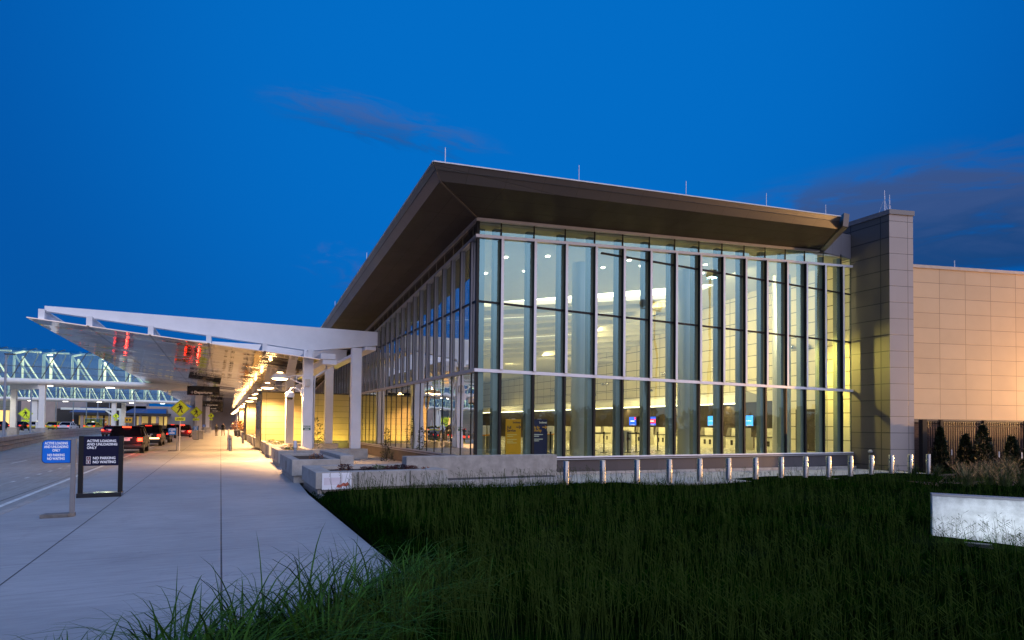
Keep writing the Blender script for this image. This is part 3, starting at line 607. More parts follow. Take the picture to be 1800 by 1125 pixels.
for k, (x, c, lb) in enumerate(((-4.05, red2, 'dark maroon plant second from left in the front planter'), (-3.72, gr1, 'green plant between maroon ones in the front planter'), (-3.42, red1, 'bright maroon plant mid way along the front planter'), (-3.14, red2, 'maroon plant right of centre in the front planter'), (-2.86, red1, 'small maroon plant near the right end of the front planter'))):
    leafy('red_plant' if c is not gr1 else 'green_plant', lb, x, -2.35+.1*(k % 2), .42, .20, .15+.03*(k % 2), 340, [(c, 3), (red2 if c is not gr1 else gr1, 1), (orl, .2)], group='plants in the front planter')
leafy('orange_plant', 'small orange tuft by the long bare concrete wall', -2.45, -2.4, .42, .13, .10, 150, [(orl, 2), (red1, 1)])
leafy('orange_plant', 'orange plant behind the angled concrete wall', -3.55, 3.0, .1, .35, .45, 260, [(orl, 2), (gr1, 2)])
leafy('orange_plant', 'orange tuft in the disc planter beside the angled wall', -4.85, 1.2, .55, .22, .2, 200, [(orl, 2), (red1, 1)])
for k, (y, c, lb) in enumerate(((7.2, gr2, 'lime green plant at the near end of the second disc planter'), (8.8, orl, 'orange plant at the far end of the second disc planter'), (13.6, gr2, 'lime green plant in the third disc planter'), (18.0, gr2, 'lime plant in the planter before the beige block'), (29, gr2, 'lime plant in the planter past the beige block'))):
    leafy('lime_plant' if c is gr2 else 'orange_plant', lb, -4.95, y, .55, .28, .22, 240, [(c, 3), (gr1, 1)])
leafy('shrub', 'dark leafy shrub behind the first canopy column', -2.9, 16.2, .05, .55, 1.9, 520, [(gr3, 3), (gr1, 1)], leaf=.12)
leafy('shrub', 'slim dark shrub by the glass under the canopy', -.8, 8.4, .05, .28, 1.5, 320, [(gr3, 3), (red2, .4)], leaf=.1, shape='cone')
for k, (x, y) in enumerate(((-5.55, 66), (-5.0, 68.2))):
    leafy('orange_shrub', 'glowing orange bush by the far bollards, the %s one' % ('nearer', 'farther')[k], x, y, .6, .75, 1.3, 500, [(orl, 3), (leafm('amber_leaf', (.35, .16, .03)), 2)], leaf=.16)
    MB().lathe([(.35, 0), (.5, .7), (.52, .72), (.44, .72)], n=20).build('pot', dark, bpy.data.objects[('orange_shrub', 'orange_shrub.001')[k]]).location = (0, 0, -.6)
# ------------------------------------------------------------------ bollards
def bollard(label, x, y, z, h=.95, r=.088, group='stainless bollards along the glass front', first=[None]):
    if first[0] is None:
        t = thing('bollard', label, 'bollard', (x, y, z), group=group)
        MB().lathe([(r, -.3), (r, h-.012), (r-.006, h-.003), (r-.02, h)], n=32).build('post', steel, t, smooth='auto')
        MB().lathe([(r+.02, 0), (r+.02, .02), (r+.002, .025)], n=32).build('collar', mat('dull_steel', (.3, .3, .3), .45, .8), t, smooth='auto'); first[0] = t; return t
    c = copy_tree(first[0]); c.location = (x, y, z); c['label'] = label; c['group'] = group; return c
ords = ['first', 'second', 'third', 'fourth', 'fifth', 'sixth', 'seventh', 'eighth', 'ninth', 'tenth', 'eleventh', 'twelfth', 'thirteenth', 'fourteenth', 'fifteenth']
for k in range(15):
    bollard('stainless bollard, %s from the bare concrete wall' % ords[k], 1.27+1.252*k, -3.65, .718-.95+(-.0006*k if k else 0), .95)
for (x, y, lb) in ((-6.98, 21.3, 'stout grey bollard beside the slim tall post on the sidewalk'), (-5.87, 35.1, 'grey bollard by the planters mid way down the sidewalk'), (-5.71, 57.9, 'grey bollard just before the orange bushes'), (-5.65, 76.1, 'farthest small bollard down the sidewalk')):
    bollard(lb, x, y, 0, group='grey bollards on the sidewalk')
t = thing('slim_post', 'slim tall steel post beside a bollard on the sidewalk', 'post', (-7.08, 22.96, 0))
MB().lathe([(.06, 0), (.06, 1.26), (.05, 1.28), (.05, 1.36), (.03, 1.38)], n=20).build('post', steel, t, smooth='auto'); MB().lathe([(.11, 0), (.11, .02), (.06, .03)], n=20).build('foot', dark, t)
t = thing('ash_post', 'small dark post ashtray among the planters', 'ashtray', (-5.02, 5.4, 0))
MB().lathe([(.05, 0), (.05, .75), (.05, .8)], n=16).build('post', greypaint, t, smooth='auto'); MB().lathe([(.06, .8), (.06, 1.02), (.03, 1.06)], n=16).build('head', alu, t, smooth='auto')
# ------------------------------------------------------------------ signs on the walk
X_, Z_ = (1, 0, 0), (0, 0, 1)
bluem = mat('blue_sign_face', (.004, .15, .62), .5, var=.04, spec=.2); navy = mat('navy_sign_face', (.006, .007, .030), .5, var=.05, spec=.15)
def rrect(x0, z0, x1, z1, r, corners='ab'):   # a: top-left, b: bottom-left rounded
    p = []
    def arc(cx, cz, a0): p.extend([(cx+r*math.cos(math.radians(a0+t)), cz+r*math.sin(math.radians(a0+t))) for t in range(0, 91, 15)])
    if 'd' in corners: arc(x1-r, z1-r, 0)
    else: p.append((x1, z1))
    if 'a' in corners: arc(x0+r, z1-r, 90)
    else: p.append((x0, z1))
    if 'b' in corners: arc(x0+r, z0+r, 180)
    else: p.append((x0, z0))
    if 'c' in corners: arc(x1-r, z0+r, 270)
    else: p.append((x1, z0))
    return p
def blue_sign(label, loc_, first=[None]):
    if first[0] is not None:
        c = copy_tree(first[0]); c.location = loc_; c['label'] = label; return c
    t = thing('loading_sign', label, 'sign', loc_, group='blue flag signs on posts')
    MB().box(-.035, -.035, .06, .035, .035, 1.39).build('post', mat('grey_sign_post', (.17, .17, .18), .45, var=.1), t, bevel=.004)
    b = MB(); b.prism([(-.44, -.13), (-.03, -.13), (.045, -.05), (.045, .08), (-.40, .08)], 0, .065); b.build('base', mat('dark_concrete_base', (.13, .125, .12), .8, var=.3, nscale=9, bump=.5), t, bevel=.01)
    f = MB(); f.extr(rrect(-.455, .95, -.036, 1.365, .07), (0, .012, 0), X_, Z_, (0, -.024, 0)); f.build('sign_panel', blk, t)
    f = MB(); f.extr(rrect(-.447, .958, -.046, 1.357, .065), (0, -.0125, 0), X_, Z_, (0, -.003, 0)); f.build('sign_face', bluem, t)
    text('ACTIVE LOADING\nAND UNLOADING\nONLY', .062, (-.25, -.017, 1.285), X_, Z_, txtw, t, 'CENTER', .0022, ext=.001, sx=.66, space=1.02)
    text('NO PARKING\nNO WAITING', .062, (-.25, -.017, 1.075), X_, Z_, txtw, t, 'CENTER', .0022, ext=.001, sx=.66, space=1.02)
    first[0] = t; return t
blue_sign('blue loading only flag sign nearest, on a grey post with a slab base', (-9.895, -5.05, 0))
blue_sign('blue flag sign standing beside the yellow AHEAD crossing sign', (-9.83, 21.9, 0))
blue_sign('blue flag sign in front of the concrete column of the Departures sign', (-9.45, 47.2, 0))
blue_sign('farthest blue flag sign by the second crossing arrow sign', (-9.75, 92, 0))
t = thing('framed_loading_sign', 'dark navy loading sign in a black two legged frame', 'sign', (-9.95, -1.9, 0))
for x in (-.375, .375): MB().box(x-.045, -.04, .10, x+.045, .04, 1.37).build('leg', blk, t, bevel=.004)
MB().box(-.42, -.17, 0, .42, .17, .10).build('base', mat('glossy_black', (.012, .012, .014), .12, var=.1), t, bevel=.006)
MB().box(-.329, -.032, .70, .329, .032, 1.365).build('sign_panel', navy, t)
text('ACTIVE LOADING\nAND UNLOADING\nONLY', .077, (-.27, -.0345, 1.235), X_, Z_, txtw, t, 'LEFT', .0020, ext=.001, sx=.88)
text('NO PARKING\nNO WAITING', .082, (-.155, -.0345, .845), X_, Z_, txtw, t, 'LEFT', .0020, ext=.001, sx=.86, space=1.08)
redm = mat('dark_red_icon', (.12, .012, .016), .5, var=0)
for z, ch in ((.87, 'P'), (.783, '')):
    ic = MB(); ic.box(-.275, -.0345, z-.038, -.195, -.0328, z+.040); ic.build('icon_border', txtw, t)
    ic = MB(); ic.box(-.270, -.0362, z-.033, -.200, -.0346, z+.035); o = ic.build('icon', redm, t)
    if ch: text(ch, .05, (-.235, -.0375, z-.018), X_, Z_, txtw, t, 'CENTER', ext=.0008)
    else: MB().extr([(-.02, -.02), (.02, -.02), (0, 0), (.02, .02), (-.02, .02), (0, 0)], (-.235, -.0364, z), X_, Z_, (0, -.001, 0)).build('hourglass', txtw, t)
lime = mat('fluorescent_yellow_green', (.78, .96, .02), .45, var=.02)
lime.node_tree.nodes['Principled BSDF'].inputs['Emission Color'].default_value = (.5, .66, .02, 1)
signblk = mat('sign_black', (.01, .01, .01), .5, var=0)
def ped_figure(mb, s, y, flip=1):
    cx = lambda a: a*s*flip
    n = 12; mb.add([(cx(-.05)+.055*s*math.cos(2*math.pi*k/n), y, .30*s+.055*s*math.sin(2*math.pi*k/n)) for k in range(n)], [tuple(range(n))])
    for pl in ([(-.08, .22), (.05, .23), (.09, .17), (.07, .0), (-.06, .0), (-.07, .10)], [(-.06, .02), (.02, .02), (-.03, -.14), (-.15, -.33), (-.22, -.31), (-.12, -.13)], [(-.01, .02), (.07, .02), (.09, -.13), (.18, -.32), (.10, -.34), (.03, -.14)],
               [(-.08, .21), (-.03, .16), (-.12, .06), (-.23, .03), (-.24, .07), (-.15, .11)], [(.05, .22), (.10, .19), (.16, .05), (.12, -.03), (.08, -.01), (.11, .06)]):
        mb.add([(cx(a), y, b*s) for a, b in pl], [tuple(range(len(pl)))])
def ped_sign(label, loc_, size, zc_, sub, post_w=.035, pole_top=None, arrow=1, backs=True):
    """size: diagonal half-length"""
    t = thing('crossing_sign', label, 'sign', loc_, group='yellow pedestrian crossing signs')
    MB().tube([(0, .03, 0), (0, .03, zc_+size*.9)], post_w, 8).build('post', greypaint if sub != 'AHEAD' else mat('white_post', (.6, .6, .6), .5), t, smooth='auto')
    d = MB(); d.extr([(size, 0), (0, size), (-size, 0), (0, -size)], (0, -.006, zc_), X_, Z_, (0, -.012, 0)); d.build('diamond', lime, t)
    bd = MB(); a, b = size*.95, size*.90
    P4 = [(1, 0), (0, 1), (-1, 0), (0, -1)]
    for k in range(4):
        (p0, q0), (p1, q1) = P4[k], P4[(k+1) % 4]
        bd.add([(p0*a, -.0195, zc_+q0*a), (p1*a, -.0195, zc_+q1*a), (p1*b, -.0195, zc_+q1*b), (p0*b, -.0195, zc_+q0*b)], [(0, 1, 2, 3)])
    bd.build('border', signblk, t)
    f = MB(); ped_figure(f, size*1.55, -.0205); f.v = [(x, y, z+zc_-.0) for x, y, z in f.v]; f.build('walking_figure', signblk, t)
    if sub:
        zs_ = zc_-size*1.22; hw, hh = size*(.52 if sub == 'AHEAD' else .50), size*.20
        p = MB(); p.box(-hw, -.018, zs_-hh, hw, -.006, zs_+hh); p.build('plate', lime, t)
        if sub == 'AHEAD': text('AHEAD', hh*1.3, (0, -.0195, zs_-hh*.45), X_, Z_, signblk, t, 'CENTER', .004, ext=.0008, sx=.85)
        else:
            ar = MB()
            for sx_, x0 in (((1, 0),) if sub == 'ARROW' else ((1, -hw*.5), (-1, hw*.5))):
                k = hh*.8
                ar.add([(x0+sx_*q*k, -.0195, zs_+r*k) for q, r in ((-1.0, -.75), (-.2, -.8), (-.45, -.5), (.9, .55), (.65, .8), (-.65, -.25), (-.95, .05))], [tuple(range(7))])
            ar.build('arrow', signblk, t)
    return t
ped_sign('crossing sign with AHEAD plate on a white post on the walk', (-9.72, 22.5, 0), .52, 2.53, 'AHEAD', .03)
ped_sign('crossing sign with arrow plate in front of the Departures column', (-9.74, 48.9, 0), .58, 2.71, 'ARROW', .04)
ped_sign('crossing sign with arrow plate farther down the walk beside two people', (-9.0, 95, 0), .52, 2.85, 'ARROW', .04)
ped_sign('large crossing sign with two arrows by the parking side bridge column', (-36.2, 104, -.1), 1.0, 2.95, 'BOTH', .05)
ped_sign('small crossing sign half hidden behind the large one by the bridge column', (-37.8, 112, -.1), .72, 2.7, 'BOTH', .05)
ped_sign('crossing sign with two arrows under the far bridge', (-24.6, 110, -.1), .55, 2.78, 'BOTH', .05)
# departure signs hanging under the canopy
def hang_sign(label, y, word, lit=False):
    t = thing('hanging_sign', label, 'sign', (-8.97+.006*(y-41.7), y, 4.54), group='black hanging signs under the canopy'); t.scale = (.878, .878, .878)
    MB().box(-1.47, -.12, -.46, 1.47, .12, .46).build('sign_box', mat('black_sign_box', (.006, .006, .008), .3, var=.1), t, bevel=.01)
    for x in (-1.1, 1.1): MB().tube([(x, 0, .46), (x, 0, .66 if x > 0 else .9)], .02, 6).build('hanger', greypaint, t)
    text(word, .37, (-.82, -.125, -.30), X_, Z_, txtw, t, 'LEFT', .012, ext=.001, sx=.95)
    ic = MB(); ic.bar((-1.02, -.126, -.31), (-1.02, -.126, -.04), .035, .004); ic.bar((-1.14, -.1265, -.18), (-.90, -.1265, -.18), .045, .004, upv=(0, 1, 0)); ic.bar((-1.07, -.126, -.29), (-.97, -.126, -.29), .03, .004, upv=(0, 1, 0))
    ic.build('plane_icon', txtw, t); return t
hang_sign('nearest black sign reading Departures under the canopy', 41.7, 'Departures')
hang_sign('second black sign reading Departures under the canopy', 83, 'Departures')
hang_sign('third black hanging sign, reading Arrivals', 108.5, 'Arrivals'); hang_sign('farthest black hanging sign, reading Arrivals', 133, 'Arrivals')
for y, lb in ((50.6, 'white column on a concrete block under the nearest Departures sign'), (97.6, 'white column on a concrete block farther along the walk')):
    t = thing('sign_column', lb, 'column', (-9.6, y, 0), group='columns carrying the hanging signs')
    MB().box(-.31, -.3, .85, .31, .3, 5.05).build('column', white, t, bevel=.02)
    MB().box(-.5, -.45, 0, .5, .45, .85).build('plinth', conc, t, bevel=.03)
# lightning rods on the roof edge
for k, (p, h) in enumerate((((-1.95, -2.2), .55), ((2.55, -2.2), .62), ((7.0, -2.2), .62), ((11.0, -2.2), .62), ((14.7, -2.0), .62), ((-2.25, 6.5), .5), ((-2.25, 14), .5), ((-2.25, 22), .5), ((-2.25, 31), .5), ((-2.25, 41), .5))):
    t = thing('lightning_rod', 'thin rod, %s along the roof edge from the corner, %s side' % (ords[k if k < 5 else k-5], 'east' if k < 5 else 'canopy'), 'lightning rod', (p[0], p[1], zR(*p)+.44), group='lightning rods on the roof edge')
    MB().tube([(0, 0, 0), (0, 0, h)], .014, 6).build('rod', alu, t); MB().cbox((0, 0, .03), (.08, .08, .06)).build('foot', alu, t)
for k, (x, y) in enumerate(((19.45, -1.5), (20.15, -1.3))):
    t = thing('pier_antenna', 'braced thin antenna on the pier top, the %s one' % ('nearer to the glass', 'outer')[k], 'antenna', (x, y, 11.63))
    MB().tube([(0, 0, 0), (0, 0, 1.0)], [.03, .012], 6).build('rod', alu, t)
    for a in (0, 2.1, 4.2): MB().tube([(.22*math.cos(a), .22*math.sin(a), 0), (0, 0, .62)], .006, 4).build('stay', alu, t)
t = thing('wall_rod', 'small rod on top of the beige wall', 'lightning rod', tuple(W0+AD*3.05+Vector((0, .2, 9.36))))
MB().tube([(0, 0, 0), (0, 0, .38)], .018, 6).build('rod', alu, t); MB().cbox((0, 0, .03), (.1, .1, .06)).build('foot', alu, t)
t = thing('pier_floodlight', 'small round lamp head on the dark side of the pier', 'lamp', (19.2, -.95, .70)); MB().lathe([(.02, -.07), (.09, -.05), (.1, .02), (.04, .08)], n=16).build('lamp_head', greypaint, t, smooth=True); MB().cbox((.06, 0, -.06), (.08, .05, .05)).build('bracket', dark, t)
# ------------------------------------------------------------------ fence, evergreens, grasses at the right
fence = thing('iron_fence', 'tall black iron picket fence before the brick base', 'fence', tuple(P1+AD*.12+AN*.28+Vector((0, 0, -.25))))
fd = AD; fm = blk
def fpt(u, z, off=0): return AD*u+AN*off+Vector((0, 0, z))
for k, u in enumerate((0.05, .98, 3.28, 5.6, 7.9, 10.2)):
    w_ = .13 if k else .22
    MB().hexa([fpt(u-w_/2, 0, -w_/2), fpt(u+w_/2, 0, -w_/2), fpt(u+w_/2, 0, w_/2), fpt(u-w_/2, 0, w_/2), fpt(u-w_/2, 2.42, -w_/2), fpt(u+w_/2, 2.42, -w_/2), fpt(u+w_/2, 2.42, w_/2), fpt(u-w_/2, 2.42, w_/2)]).build('post', fm, fence)
for z in (.12, 2.14, 2.36): MB().bar(fpt(0, z), fpt(10.2, z), .04, .045).build('rail', fm, fence)
pk = MB(); u = .2
while u < 10.2: pk.bar(fpt(u, .06), fpt(u, 2.385), .028, .028); u += .122
pk.build('pickets', fm, fence)
def pos_r(px_u, dn): p = P1+AD*px_u+AN*dn; return p.x, p.y
ev = leafm('evergreen_needles', (.010, .022, .009)); ev2 = leafm('evergreen_light', (.022, .040, .012))
for k, (x, y, h, r) in enumerate(((21.35, -2.75, 2.05, .40), (21.35, -3.75, 1.75, .42), (21.45, -4.35, 2.15, .55), (21.4, -5.4, 1.7, .45), (21.9, -5.9, 1.9, .55), (22.5, -6.9, 1.9, .55))):
    leafy('evergreen_tree', 'conical dark evergreen, %s from the pier, by the black fence' % ords[k], x, y, -.25, r, h, 3600, [(ev, 3), (ev2, 1)], 'shrub', 'evergreens planted along the fence', .13, 'cone', True, 3.)
for k, (x, y) in enumerate(((21.15, -3.15), (21.0, -4.95), (20.9, -5.75))):
    t = thing('tree_tag', 'pale paper tag hanging on an evergreen, %s from the pier' % ords[k], 'tag', (x-.35, y-.35, .75)); MB().box(-.03, -.003, -.12, .03, .003, .12).build('tag_paper', mat('tag_white', (.6, .6, .62), .6), t); MB().tube([(0, 0, .12), (.1, .15, .2)], .006, 4).build('string', blk, t)
og = [leafm('dry_grass', (.20, .125, .065)), leafm('grass_blade_dry', (.07, .085, .03)), leafm('dry_grass_dark', (.12, .08, .045))]
def tuft(name, label, x, y, z, h, n, r, plume=True, group=None, cols=None, bw=.006):
    t = thing(name, label, 'plant', (x, y, z), group=group); t['kind'] = 'thing'; mb = MB()
    for i in range(n):
        a = random.uniform(0, 6.283); lean = random.uniform(.05, .55); hh = h*random.uniform(.55, 1.05); d = Vector((math.cos(a), math.sin(a), 0)); b0 = d*random.uniform(0, r*.35)
        sd = Vector((-d.y, d.x, 0))*bw; p1 = b0+d*lean*hh*.25+Vector((0, 0, hh*.5)); p2 = b0+d*lean*hh*.85+Vector((0, 0, hh*(.95-.25*lean)))
        mb.add([b0-sd, b0+sd, p1+sd*.8, p1-sd*.8, p2], [(0, 1, 2, 3), (3, 2, 4)], 0)
        if plume and i % 4 == 0:
            for q in range(7):
                c = p1.lerp(p2, .55+.45*q/7); e = Vector((random.uniform(-1, 1), random.uniform(-1, 1), random.uniform(.6, 2))).normalized()*.05; f = e.cross(Vector((0, 1, 0))).normalized()*.007
                mb.add([c-f, c+f, c+e], [(0, 1, 2)], 1)
    mb.build('blades', cols or [og[1], og[0]], t); return t
for k, (x, y, h) in enumerate(((15.2, -6.65, 1.0), (13.3, -7.8, 1.0), (16.3, -6.65, .95), (14.75, -7.7, .95), (17., -6.9, 1.0), (14.4, -8.25, .8), (16.6, -7.4, 1.1), (15.4, -8.3, .9), (17.6, -6.2, .9), (18.3, -6.7, 1.2), (18.4, -7.7, 1.0), (16.4, -9.0, .9))):
    tuft('ornamental_grass', 'feathery tan ornamental grass, %s one counting out from the bollards' % ords[k], x, y, -.2, h, 150, .32, group='ornamental grasses by the fence', cols=[og[1], og[0]], bw=.008)
for k, (x, y) in enumerate(((15.9, -4.75), (18.2, -4.35), (17.2, -4.8), (19.2, -4.8))):
    tuft('weed_clump', 'dark weedy clump, %s along the end of the bollard row' % ords[k], x, y, -.2, .85 if k < 1 else .7, 60, .25, plume=False, group='weeds around the last bollards', cols=[gr3], bw=.010)
bed = MB(); pp = [(14.6, -4.4), (20.5, -4.3), (24, -4.2), (40, -8.5), (40, -16), (12.2, -8.0)]
bed.prism(pp, -.3, -.06); tag(bed.build('mulch_bed', mat('brown_mulch', (.03, .018, .012), .95, var=.5, nscale=20, bump=1, bscale=40)), kind='structure')
# pale sign wall lit from the grass
ww = thing('lit_concrete_wall', 'low pale concrete wall lit by a white ground lamp at the right edge', 'wall', (2.61, -12.55, 0), math.atan2(-.94, .62))
MB().box(0, 0, -.1, 4.2, .22, .66).build('wall', mat('pale_concrete', (.50, .52, .53), .8, var=.3, nscale=5, bump=.5, bscale=25, fine=.35), ww, bevel=.012)
MB().box(-.004, -.004, .661, 4.204, .224, .69).build('cap', mat('grey_cap', (.20, .20, .22), .7), ww)
for x in (.5, 1.5, 2.5, 3.5):
    f = MB().box(x-.16, -.66, -.02, x+.16, -.54, .06).build('ground_lamp', dark, ww)
    light('AREA', (x, -.56, .09), 6.5, (.86, .95, 1.), ww, size=.95, size_y=.06, target=(x, -.08, .50), name='ground_lamp_light')
# ------------------------------------------------------------------ cars
def car(name, label, x, y, z, L=3.9, Wd=1.56, H=1.5, color=(.02, .02, .022), kind='suv', brake=1., rot=0., cat='car', bar=False, taxi=False, group='vehicles stopped at the kerb', strong=True):
    t = thing(name, label, cat, (x, y, z), rot, group); h = Wd/2
    pt = mat(name+'_paint_%d%d%d' % tuple(int(c*100) for c in color), tuple(c*.6 for c in color) if sum(color) < .15 else color, .3, .0, var=.03, coat=.05, spec=.15)
    gl = mat('dark_car_glass', (.004, .004, .006), .08, var=0, spec=.22); rub = mat('tyre_rubber', (.012, .012, .012), .8, var=.1)
    bz = H*.62
    if kind == 'suv': prof = [(0, .26), (.0, .55), (.03, bz), (L*.62, bz+.02), (L*.70, bz-.02), (L*.97, bz-.16), (L, .5), (L-.05, .26)]; gh = [(.06, .34), (L*.48, L*.68)]
    else: prof = [(0, .28), (-.02, .55), (.05, bz-.05), (L*.18, bz), (L*.68, bz), (L*.97, bz-.17), (L, .48), (L-.05, .26)]; gh = [(L*.12, L*.30), (L*.50, L*.70)]
    bm = bmesh.new(); n = len(prof); R = []
    for sx_, ins in ((-1, .0), (-.93, -.0), (.93, 0), (1, 0)):
        R.append([bm.verts.new((sx_*h, p[0], p[1] if abs(sx_) < .97 else .30+(p[1]-.26)*.94)) for p in prof])
    for a in range(3):
        for i in range(n): bm.faces.new((R[a][i], R[a][(i+1) % n], R[a+1][(i+1) % n], R[a+1][i]))
    bm.faces.new(R[0][::-1]); bm.faces.new(R[3]); bmesh.ops.recalc_face_normals(bm, faces=bm.faces[:])
    me = bpy.data.meshes.new('body'); bm.to_mesh(me); bm.free(); me.materials.append(pt); o = bpy.data.objects.new('body', me); link(o, t)
    b = o.modifiers.new('bevel', 'BEVEL'); b.width = .05; b.segments = 3; b.limit_method = 'ANGLE'
    (r0, r1), (f0, f1) = gh; wb, wt = h*.95, h*.80; zt = H-.05
    g = MB(); g.hexa([(-wb, r0, bz-.01), (wb, r0, bz-.01), (wb, f1, bz-.0), (-wb, f1, bz-.0), (-wt, r1, zt), (wt, r1, zt), (wt, f0, zt), (-wt, f0, zt)]); g.build('cabin_glass', gl, t, bevel=.02)
    MB().box(-wt-.01, r1-.06, zt-.005, wt+.01, f0+.05, H).build('roof', pt, t, bevel=.035)
    p = MB()
    for s in (-1, 1):
        for (a, c) in ((r0, r1), (f1, f0)): p.bar((s*(wb+.0), a, bz), (s*(wt+.005), c, zt), .06, .07)
        p.bar((s*wb, (r0+f1)/2, bz), (s*(wt+.005), (r1+f0)/2, zt), .04, .08)
        if kind == 'suv': p.bar((s*wb, r0+.75, bz), (s*(wt+.005), r1+.6, zt), .04, .10)
    p.build('pillars', pt, t)
    for s in (-1, 1):
        for yy in (L*.19, L*.80):
            wv = MB(); wv.tube([(s*(h-.20), yy, .31), (s*(h+.005), yy, .31)], .31, 22); wo = wv.build('wheel', rub, t, smooth='auto')
            MB().tube([(s*(h+.004), yy, .31), (s*(h+.012), yy, .31)], .19, 16).build('rim', mat('alloy_rim', (.4, .4, .4), .3, .9), wo, smooth='auto')
        mr = MB(); mr.cbox((s*(h+.08), f1-.15, bz+.07), (.14, .08, .11)); mr.build('mirror', pt, t, bevel=.02)
    tail = emit('tail_lamp_bright', (1., .03, .010), 13.) if strong else emit('tail_lamp_dim', (1., .03, .015), 2.5)
    for s in (-1, 1):
        MB().cbox((s*(h-.13), -.012, .80), (.24, .05, .19 if kind == 'suv' else .12)).build('tail_light', tail, t, bevel=.02)
        MB().cbox((s*(h*.7), L-.03, .64), (.26, .06, .12)).build('headlight', mat('lamp_glass', (.5, .5, .5), .15, var=0), t, bevel=.02)
    if strong: light('POINT', (h*.7, -.25, .78), 26, (1., .05, .03), t, size=.08, name='brake_glow')
    if kind == 'suv': MB().cbox((0, r1-.10, H-.06), (.42, .05, .05)).build('brake_light', tail, t, bevel=.01)
    MB().cbox((0, -.02, .42), (Wd*.98, .10, .20)).build('bumper', mat('dark_bumper', (.02, .02, .02), .5), t, bevel=.04)
    MB().cbox((.05, -.022, .80), (.30, .02, .15)).build('licence_plate', mat('plate_white', (.6, .6, .62), .4), t)
    MB().cbox((.0, -.024, .905), (.62, .02, .035)).build('trim_strip', alu, t)
    if bar: MB().cbox((0, L*.40, H+.06), (1.1, .22, .10)).build('light_bar', mat('light_bar_lens', (.25, .10, .08), .2, var=.2), t, bevel=.02)
    if taxi: MB().cbox((0, L*.42, H+.07), (.36, .14, .13)).build('roof_sign', emit('taxi_roof_lamp', (1., .95, .8), .7), t, bevel=.02)
    return t
RZ0 = -.115
x, y = rd(-12.08, 19.6); car('parked_suv', 'black sport utility with red brake lights lit, first behind the navy sign', x, y, RZ0, 3.9, 1.62, 1.57, (.012, .008, .010))
x, y = rd(-12.10, 30.6); s2 = car('police_suv', 'dark sport utility with a roof light bar and a glowing bumper', x, y, RZ0, 4.1, 1.66, 1.6, (.03, .026, .02), bar=True, strong=False)
MB().cbox((.15, -.075, .60), (1.15, .03, .10)).build('emissive_strip', emit('warm_strip', (1., .62, .25), 5.), s2)  # bright reflection on the bumper put into a self-glowing strip
x, y = rd(-12.0, 38.2); car('parked_sedan', 'dark sedan ahead of the sport utility with the light bar', x, y, RZ0, 3.9, 1.5, 1.25, (.02, .02, .024), 'sedan', strong=False)
x, y = rd(-11.15, 53.5); car('parked_suv', 'maroon sport utility with brake lights behind the AHEAD sign', x, y, RZ0, 4.0, 1.66, 1.55, (.10, .012, .016))
x, y = rd(-12.9, 66.5); car('taxi_cab', 'orange yellow taxi in the travel lane by the AHEAD sign', x, y, RZ0, 4.0, 1.6, 1.55, (.55, .26, .01), strong=False, cat='taxi')
x, y = rd(-18.8, 62); car('streak_car', 'red car in the middle lane, standing in for a tail light streak', x, y, RZ0, 3.9, 1.6, 1.3, (.35, .015, .02), 'sedan', cat='car')  # red body colour stands in for the light streak of a moving car
for k, (xx, yy, c, tx) in enumerate(((-35.6, 96, (.02, .02, .03), False), (-33.6, 97, (.50, .42, .02), True), (-31.5, 97, (.50, .42, .02), False), (-29.8, 97, (.55, .55, .58), False), (-26.6, 98, (.52, .42, .03), True), (-38.6, 98, (.02, .02, .02), False))):
    car('taxi_cab' if c[0] > .4 and c[2] < .1 else 'parked_car', ('black car at the left end of the taxi row', 'yellow green taxi with roof sign at the left of the row', 'yellow green taxi without roof sign in the row', 'white car between the taxis', 'yellow taxi with roof sign at the right of the row', 'black car beside the bridge column, left of the taxi row')[k], xx, yy, .15, 4.0, 1.6, 1.42, c, 'sedan', strong=False, taxi=tx, group='cars waiting beyond the barrier', rot=math.radians(-8), cat='taxi' if c[0] > .4 and c[2] < .1 else 'car')
